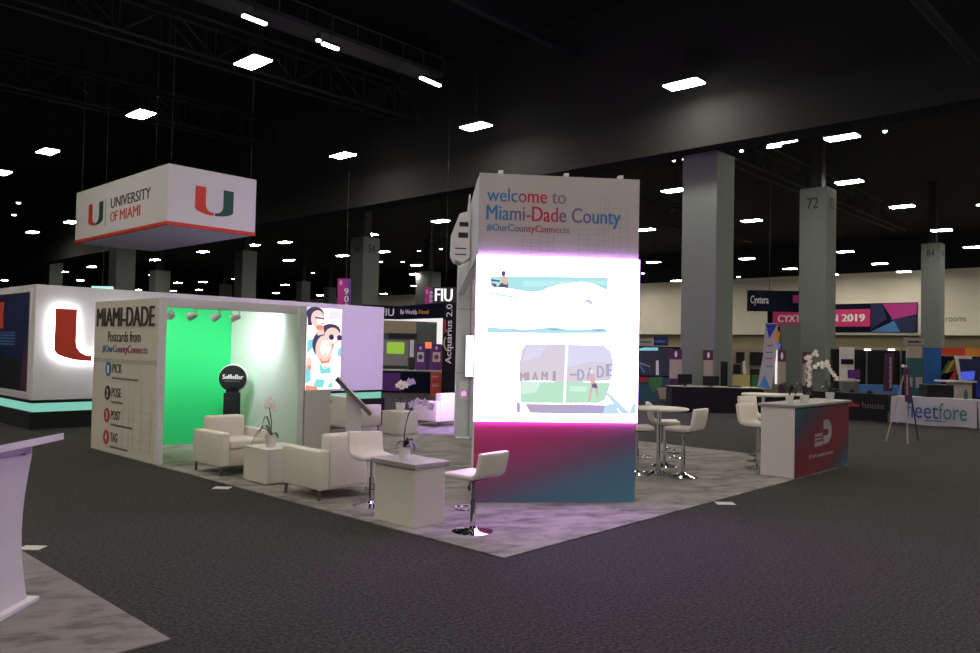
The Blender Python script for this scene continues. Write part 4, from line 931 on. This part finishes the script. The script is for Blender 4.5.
flat(wb, 'pink_field', 'pink_banner', [[(.45, .45), (7.85, .45), (7.85, 1.75), (.45, 1.75)]], O, RR, 0, .01)
text(wb, 'lettering', 'CYXT', 'white_ink', (-.06, -.85, .83), RR, 1.85, .55, .01, bold=.03); text(wb, 'lettering', 'N 2019', 'white_ink', (-.06, -4.95, .83), RR, 2.55, .55, .01, bold=.03)
flat(wb, 'blue_facets', 'dkblue', [[(7.9, .2), (9.0, 1.0), (8.7, 2.12), (7.9, 2.12)], [(9.2, 1.0), (11.0, 1.2), (11.0, .05), (9.9, .05)]], O, RR, 0, .008)
flat(wb, 'light_facets', 'lblue', [[(7.9, .05), (9.9, .05), (9.5, .85)]], O, RR, .004, .01)
flat(wb, 'pink_facets', 'magenta', [[(8.7, 2.12), (11.0, 2.12), (11.0, 1.3), (9.4, .95)]], O, RR, 0, .01)
p = at(916, 323, 77.0); b = B(); b.box(-.12, .12, -.12, .12, -.9, .4, .05); o = obj('wall_speaker', b, 'black', None); o.location = p; tag(o, 'small black speaker on the cream wall beside the 2019 banner', 'speaker')

# right hand stands
f = F('black_drape', 'black pipe and drape backdrop behind the purple banner', 'backdrop', 868, 28)
f.box('drape', 'black_matt', 832, 349, 908, 398, 0, .12, fl=True)
b = B()
for x in (850, 866, 900):
    a, z_ = f.lc(x, 347.5); b.tube([(a, -.05, 0), (a, -.05, z_)], .03, 8)
obj('pole', b, 'steel', f.t)
for x in (868, 892): f.box('clip_lamp', 'disp_white', x-3, 348.6, x+3, 350.6, -.12, .08)
f = F('white_display_stand', 'white display stand with dark square left of the black drape', 'display stand', 848, 25.5)
f.box('panel', 'white_lam', 841, 347, 854, 400, 0, .12, fl=True); f.box('dark_square', 'navy', 841.2, 359, 853.5, 364.5, -.02, .02); f.box('purple_square', 'purple', 848, 369.5, 860, 378.5, -.03, .03); f.box('ledge', 'white_lam', 838, 379.2, 860, 381.5, -.2, .32)
f = F('dark_bin', 'dark grey box below the ledge of the white display stand', 'box', 851, 25.2, z=at(851, 393, 25.2).z); f.box('body', 'grey_part', 842.5, 382, 859, 393, 0, .25)
f = F('blue_mat', 'blue display ramp in front of the black drape', 'ramp', 876, 27.2); f.box('slab', 'lblue', 858, 384.5, 902, 391, 0, .35, fl=True)
f = F('purple_banner', 'narrow purple vertical banner before the black drape', 'banner', 889, 25)
f.poly('sheet', 'wine', [(886, 353), (894.5, 353), (892.5, 391), (883.5, 391)], 0, .04); f.vtext('lettering', '~14', 'beige', 888, 357, 892, 388, -.012); f.box('foot', 'black', 883, 398, 895, 400, -.1, .3, fl=True)
f = F('info_board', 'tall teal info board with white header beside the blue booth', 'board', 915, 24.2)
f.box('board', 'teal', 907, 357, 924, 398, .02, .08, fl=True); f.box('header', 'pale_ink', 905, 337.5, 924.5, 345, 0, .1); f.text('header_lettering', '~5', 'ink', 908, 339, 921, 343.5, -.012); f.box('sheet', 'beige', 907, 346, 922, 358, 0, .06)
f.box('card', 'pale_ink', 916, 377, 922.5, 388, -.02, .04); f.box('card', 'pale_ink', 910, 377, 912.5, 387, -.02, .04)
f = F('colour_booth', 'colourful booth with blue, red and orange panels at the right edge', 'booth', 958, 24.6)
f.box('blue_panel', 'blue', 925, 347.5, 941, 400, 0, .12, fl=True); f.box('red_panel', 'redor', 941, 347.5, 965, 356, 0, .12); f.box('orange_panel', 'orange', 965, 347.5, 1000, 357, 0, .12)
f.box('dark_panel', 'navy', 941, 356, 1000, 400, .02, .1, fl=True)
for k, (x, m) in enumerate(((941, 'green'), (945, 'orange'), (949, 'green'), (953, 'redor'))): f.poly('stripe', m, [(x, 374-k), (x+8, 361-k), (x+10.5, 361-k), (x+2.5, 374-k)], -.01, .03)
f.poly('red_wedge', 'redor', [(948, 382), (956, 369), (956, 382)], -.015, .02); f.box('lower_blue', 'royal', 972, 382, 1000, 398, -.02, .05)
f = F('booth_screen', 'dark blue screen on a pale stand in the colourful booth', 'screen', 972, 23.7)
f.box('screen', 'dkblue', 958, 358, 1000, 382, 0, .08); f.poly('glow', 'blue_glow', [(959.5, 372), (975, 371), (974, 380), (960, 380)], -.015, .01); f.box('top_trim', 'white_lam', 956, 355.5, 972, 359, -.02, .1); f.poly('side_trim', 'white_lam', [(956, 358), (958.5, 358), (962, 382), (959.5, 382)], -.02, .06); f.box('stand', 'black', 968, 382, 976, 400, .02, .05, fl=True)
f = F('booth_counter', 'pale counter with wide top in front of the colourful booth', 'counter', 962, 22.6)
f.box('body', 'beige', 954, 382.5, 972, 400, 0, .4, fl=True); f.box('top', 'white_lam', 946, 380.5, 977, 382.8, -.1, .6)

def cloth_table(name, lab, y0, y1_, x0, dep, h, mat, hem=.02, folds=0.):
    t = thing(name, lab, 'table', (x0, y0, 0))
    L = y1_-y0; b = B(); N = 60; top, bot = [], []
    for k in range(N+1):
        q = k/N; y = q*L; wv = folds*math.sin(q*48)*(.4+.6*abs(math.sin(q*5)))
        top.append((0, y, h)); bot.append((-.05+wv, y, hem+.015*math.sin(q*9)))
    b.sheet([[(dep, y, h) for _, y, _ in top], top, [((a[0]+c[0])/2-.01, a[1], (a[2]+c[2])/2) for a, c in zip(top, bot)], bot])
    b.sheet([[(0, 0, h), (dep, 0, h)], [(-.03, -.05, hem), (dep, -.05, hem)]]); b.sheet([[(0, L, h), (dep, L, h)], [(-.03, L+.05, hem), (dep, L+.05, hem)]])
    c = obj('tablecloth', b, mat, t)
    b = B(); b.box(.03, dep-.02, .03, L-.03, h-.04, h-.006)
    for sy in (.12, L-.12):
        for sx in (.1, dep-.1): b.cyl(sx, sy, 0, h-.04, .015, n=10)
    obj('table_frame', b, 'steel', t); return t, c
t, c = cloth_table('sponsor_table', 'white draped table with blue and green company lettering behind the easel', 0, 1.95, 17.25, .75, .72, 'cloth', .04, .02)
text(c, 'blue_lettering', 'fleet', P('navy lettering', '#2b4a86', .8), (-.065, 1.58, .20), (0, -1, 0), .74, .42, .01); text(c, 'green_lettering', 'fore', P('sea green lettering', '#457a72', .8), (-.065, .83, .20), (0, -1, 0), .62, .41, .01, bold=-.006)
text(c, 'small_lettering', '~20', 'ink_soft', (-.075, 1.15, .13), (0, -1, 0), .5, .06, .01)
t, c = cloth_table('black_table', 'black draped table with red and grey lettering left of the easel', 2.05, 4.2, 17.35, .75, .74, 'black_matt', .02, .01)
text(c, 'red_lettering', '~5', 'red', (-.075, 1.15, .36), (0, -1, 0), .45, .17, .01, bold=.05); text(c, 'grey_lettering', 'house', 'ink_soft', (-.075, .62, .36), (0, -1, 0), .55, .17, .01)
f = F('black_case', 'black equipment case standing on the white draped table', 'case', 940, 20.3, z=.74); f.box('body', 'black', 927.5, 384.5, 954, 399, 0, .4, r=.01)
f = F('water_bottle', 'tall clear blue water bottle on the white draped table', 'bottle', 966, 19.7, z=.725); bb = B(); bb.lathe([(.04, 0), (.045, .02), (.045, .16), (.02, .2), (.02, .24)], n=16); obj('body', bb, 'teal', f.t)
for k, (x, y) in enumerate(((17.7, 3.6), (17.75, 3.1), (17.65, 2.6))):
    b = B(); b.prism([(u, v, 0) for u, v in circ(0, 0, .12, 10, .07)], (0, 0, .05)); b.ball((.05, .03, .05), .06, (1, 1, .7), 1); o = obj('black_cloth', b, 'black_matt', None); o.location = (x, y, .745); tag(o, ['dark crumpled cloth at the far left of the black table', 'dark crumpled cloth in the middle of the black table', 'dark crumpled cloth nearest the easel on the black table'][k], 'cloth', 'dark cloths on the black table')
# easel
ctr = Vector((8.8+3.7, .4, 0)); f = F('easel', 'wooden tripod easel with a plum sign before the white draped table', 'easel', 908, 16.2)
for x, y, dy in ((886, 441, .1), (907.5, 444, -.35), (918.5, 441, .35)):
    q = onz(x, y, 0)-f.o; b = B(); tp = f.lc(907, 365); b.tube([(q.dot(RGT), q.dot(FWD), 0), (tp[0], .02, tp[1])], .014, 8); obj('leg', b, 'beige' if dy < .3 else 'truss', f.t)
sg = f.poly('sign', 'wine', [(903.5, 369), (908, 367), (912, 402), (905.5, 402)], -.2, .02); f.vtext('lettering', '~9', 'beige', 905.3, 375, 908.3, 395, -.215, par=sg)
a, z_ = f.lc(902.5, 366); b = B(); b.ball((a, -.02, z_), .035); obj('clip_lamp', b, 'white_trim', f.t)

# ------------------------------------------------------------------ navy booth at centre left
f = F('navy_booth', 'navy booth frame with lit white inside edge between lilac wall and tower', 'booth', 410, 31)
f.poly('header', 'navy', [(362, 304.5), (400, 306), (443.5, 302.5), (443.5, 318), (400, 319.5), (362, 318.5)], 0, .2)
f.text('logo_lettering', 'FIU', 'white_ink', 381, 308.5, 394, 316, -.012, bold=.012); f.text('motto_lettering', 'Be Worlds', 'white_ink', 400.5, 309.5, 417, 314.5, -.012, bold=.02); f.text('motto_lettering', 'Ahead', 'orange', 418, 309.5, 428.5, 314, -.012, bold=.02)
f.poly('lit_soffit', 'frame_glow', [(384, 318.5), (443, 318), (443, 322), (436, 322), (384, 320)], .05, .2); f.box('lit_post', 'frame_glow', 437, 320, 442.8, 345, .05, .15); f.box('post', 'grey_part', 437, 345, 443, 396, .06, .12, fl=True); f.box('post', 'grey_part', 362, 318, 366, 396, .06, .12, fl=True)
f = F('booth_backdrop', 'grey backdrop with a black strip and green screen inside the navy booth', 'backdrop', 400, 34)
f.box('panel', 'grey_part', 380, 322.5, 437, 396, .1, .1, fl=True); f.box('tan_panel', 'hall_low', 384, 320.5, 416, 333.5, .05, .06); f.box('black_strip', 'black', 388.5, 333, 417, 339, .02, .06); f.box('screen_frame', 'pale_ink', 383, 339.5, 408, 366, .02, .08); f.box('green_screen', 'green_glow', 387, 342, 404, 354, -.01, .03)
f = F('navy_counter', 'navy counter with a pale cat shaped mark in the navy booth', 'counter', 404, 29.6)
f.box('body', 'navy', 372, 371.5, 441, 391, 0, .7, fl=True); f.box('top', 'white_lam', 371, 369.3, 442, 371.5, -.05, .8); CT = f.lc(371, 369.3)[1]+.001
f.poly('panther_mark', 'petal_p', [(404, 383), (407, 380.5), (408.5, 377.5), (410.5, 379.5), (413, 378), (414.5, 380), (416, 384), (412, 384.5), (410, 386), (407, 385)], -.02, .02); f.box('violet_panel', 'purple', 373, 372.5, 400, 391, -.006, .01)
def card_kiosk(x0, y0, x1, y1, lab, ink):
    f = F('card_stand', lab, 'card stand', (x0+x1)/2, 29.75, 'purple card stands on the navy counter', z=CT)
    f.box('panel', 'purple', x0, y0, x1, 369, 0, .12, fl=True); f.box('card', 'white_lam', x0+.8, y0+8, x1-.8, y0+18, -.012, .012); m = (x0+x1)/2
    f.poly('card_mark', ink, [(m+2.4*math.cos(a), y0+13-2.6*math.sin(a)) for a in [2*PI*k/14 for k in range(14)]], -.02, .01); f.poly('figure', 'petal_p', [(m+1.3*math.cos(a), y0+4-1.9*math.sin(a)) for a in [2*PI*k/12 for k in range(12)]], -.02, .02)
card_kiosk(416.5, 344, 424.5, 369, 'purple card stand with a teal mark on the navy counter', 'teal')
card_kiosk(432, 344, 441, 369, 'purple card stand with a round red mark beside the black banner', 'ink_red')
f = F('orange_lamp', 'orange glowing lamp between the two purple card stands', 'lamp', 428, 30.1, z=CT); f.box('shade', 'red_glow', 425, 342, 431.5, 348.5, 0, .1, r=.03); f.box('stem', 'purple', 426, 348.5, 430, 369, .02, .06, fl=True)
f = F('dark_bottle_set', 'black coffee pot on the navy counter left of the card stands', 'pot', 411.5, 29.8, z=CT); f.box('body', 'black', 408.5, 357, 414.5, 369.2, 0, .18, fl=True, r=.04); f.box('lid', 'white_ink', 410, 340, 413.5, 357, .05, .05)
for k, (x0, y0, x1_, y1_, lab) in enumerate(((430.5, 372.5, 440.5, 390.5, 'orange red carton block left under the black banner'), (441, 373, 456, 393, 'orange red carton block right, partly hidden by the tower rear wall'))):
    f = F('carton_stack', lab, 'cartons', (x0+x1_)/2, 27.9-k*.05, 'orange red cartons'); f.box('carton', 'orange_box', x0, y0, x1_, (y0+y1_)/2-.2, 0, .5); f.box('carton', 'orange_box', x0, (y0+y1_)/2+.2, x1_, y1_, 0, .5, fl=True)
    for y in (y0+4, (y0+y1_)/2+4): f.box('carton_print', 'beige', x0+1.5, y-.6, x1_-2, y+.8, -.01, .01)
f = F('black_banner', 'tall black banner with vertical white lettering and yellow ring beside the tower', 'banner', 449, 27.4)
f.box('sheet', 'black_matt', 443.3, 302.5, 457, 373, 0, .08, fl=True); f.vtext('lettering', 'Acquarius 2.0', 'white_ink', 446.5, 304, 453, 364, -.012, bold=.01)
f.poly('yellow_ring', 'yellow', [(449+5.5*math.cos(a), 343-9*math.sin(a)) for a in [PI*.75+k*.14 for k in range(16)]]+[(449+4.3*math.cos(a), 343-7.3*math.sin(a)) for a in [PI*.75+k*.14 for k in range(16)]][::-1], -.012, .01)
f.poly('red_mark', 'red', [(444, 320), (446, 319), (446, 332), (444, 334)], -.01, .01)
f = F('lit_letter_sign', 'black hanging sign with glowing white letters above the navy booth', 'sign', 444, 30.4, z=at(444, 304, 30.4).z)
f.box('panel', 'black', 433, 287, 457, 303, 0, .15); f.text('lettering', 'FIU', 'fiu_glow', 435, 288.5, 452.5, 301.5, -.03, bold=.02)
b = B(); b.tube([(0, .07, .5), (0, .07, 9)], .008, 6); obj('hanging_rod', b, 'truss', f.t)
def hang_banner(x0, y0, x1, y1, Y, lab, num, ny0, ny1, nx0, nx1):
    f = F('aisle_banner', lab, 'banner', (x0+x1)/2, Y, 'magenta aisle banners', z=at((x0+x1)/2, y1, Y).z)
    f.poly('sheet', ramp_mat('magenta violet print', [(0, '#c02c90'), (.55, '#b02c90'), (1, '#4a3aa0')], (1, 0, 0)), [(x0, y0), (x1, y0), (x1, y1), (x0, y1)], 0, .05)
    hs = (ny1-ny0)/len(num)
    for k, chx in enumerate(num): f.text('lettering', chx, 'white_ink', nx0, ny0+hs*k, nx1, ny0+hs*(k+.86), -.012, bold=.02)
    m = x0+(x1-x0)*.25
    f.poly('figure', 'petal_p', [(m+2*math.cos(a)*(x1-x0)/16, y0+4.2-2.4*math.sin(a)) for a in [2*PI*k/12 for k in range(12)]], -.012, .01)
    b = B(); q = f.lc((x0+x1)/2, y0)[1]; b.tube([(0, .03, q), (0, .03, q+5)], .015, 6); obj('hanging_rod', b, 'truss', f.t)
hang_banner(337.5, 278.5, 350.5, 312, 36, 'magenta aisle banner numbered 900 above the lilac wall end', '900', 288, 311, 344.2, 348.6)
hang_banner(425, 287.5, 433, 304.5, 36, 'small magenta aisle banner beside the glowing letters', '800', 291, 303, 429.5, 432.5)

# ------------------------------------------------------------------ camera, world, colour
cam = bpy.data.cameras.new('camera'); co = bpy.data.objects.new('camera', cam); COL.objects.link(co)
cam.sensor_width = 36; cam.lens = FPX/980*36; cam.clip_end = 400
c, s = math.cos(ROLL), math.sin(ROLL); Rc = RGT*c+CU*s; Uc = CU*c-RGT*s
co.matrix_world = Matrix(((Rc.x, Uc.x, -CF.x, CAM.x), (Rc.y, Uc.y, -CF.y, CAM.y), (Rc.z, Uc.z, -CF.z, CAM.z), (0, 0, 0, 1)))
SC.camera = co
w = bpy.data.worlds.new('hall air'); SC.world = w; w.use_nodes = True
w.node_tree.nodes['Background'].inputs[0].default_value = (.5, .5, .55, 1); w.node_tree.nodes['Background'].inputs[1].default_value = .02
SC.view_settings.view_transform = 'Standard'; SC.view_settings.look = 'None'; SC.view_settings.exposure = 0; SC.view_settings.gamma = 1; SC.view_settings.use_curve_mapping = False
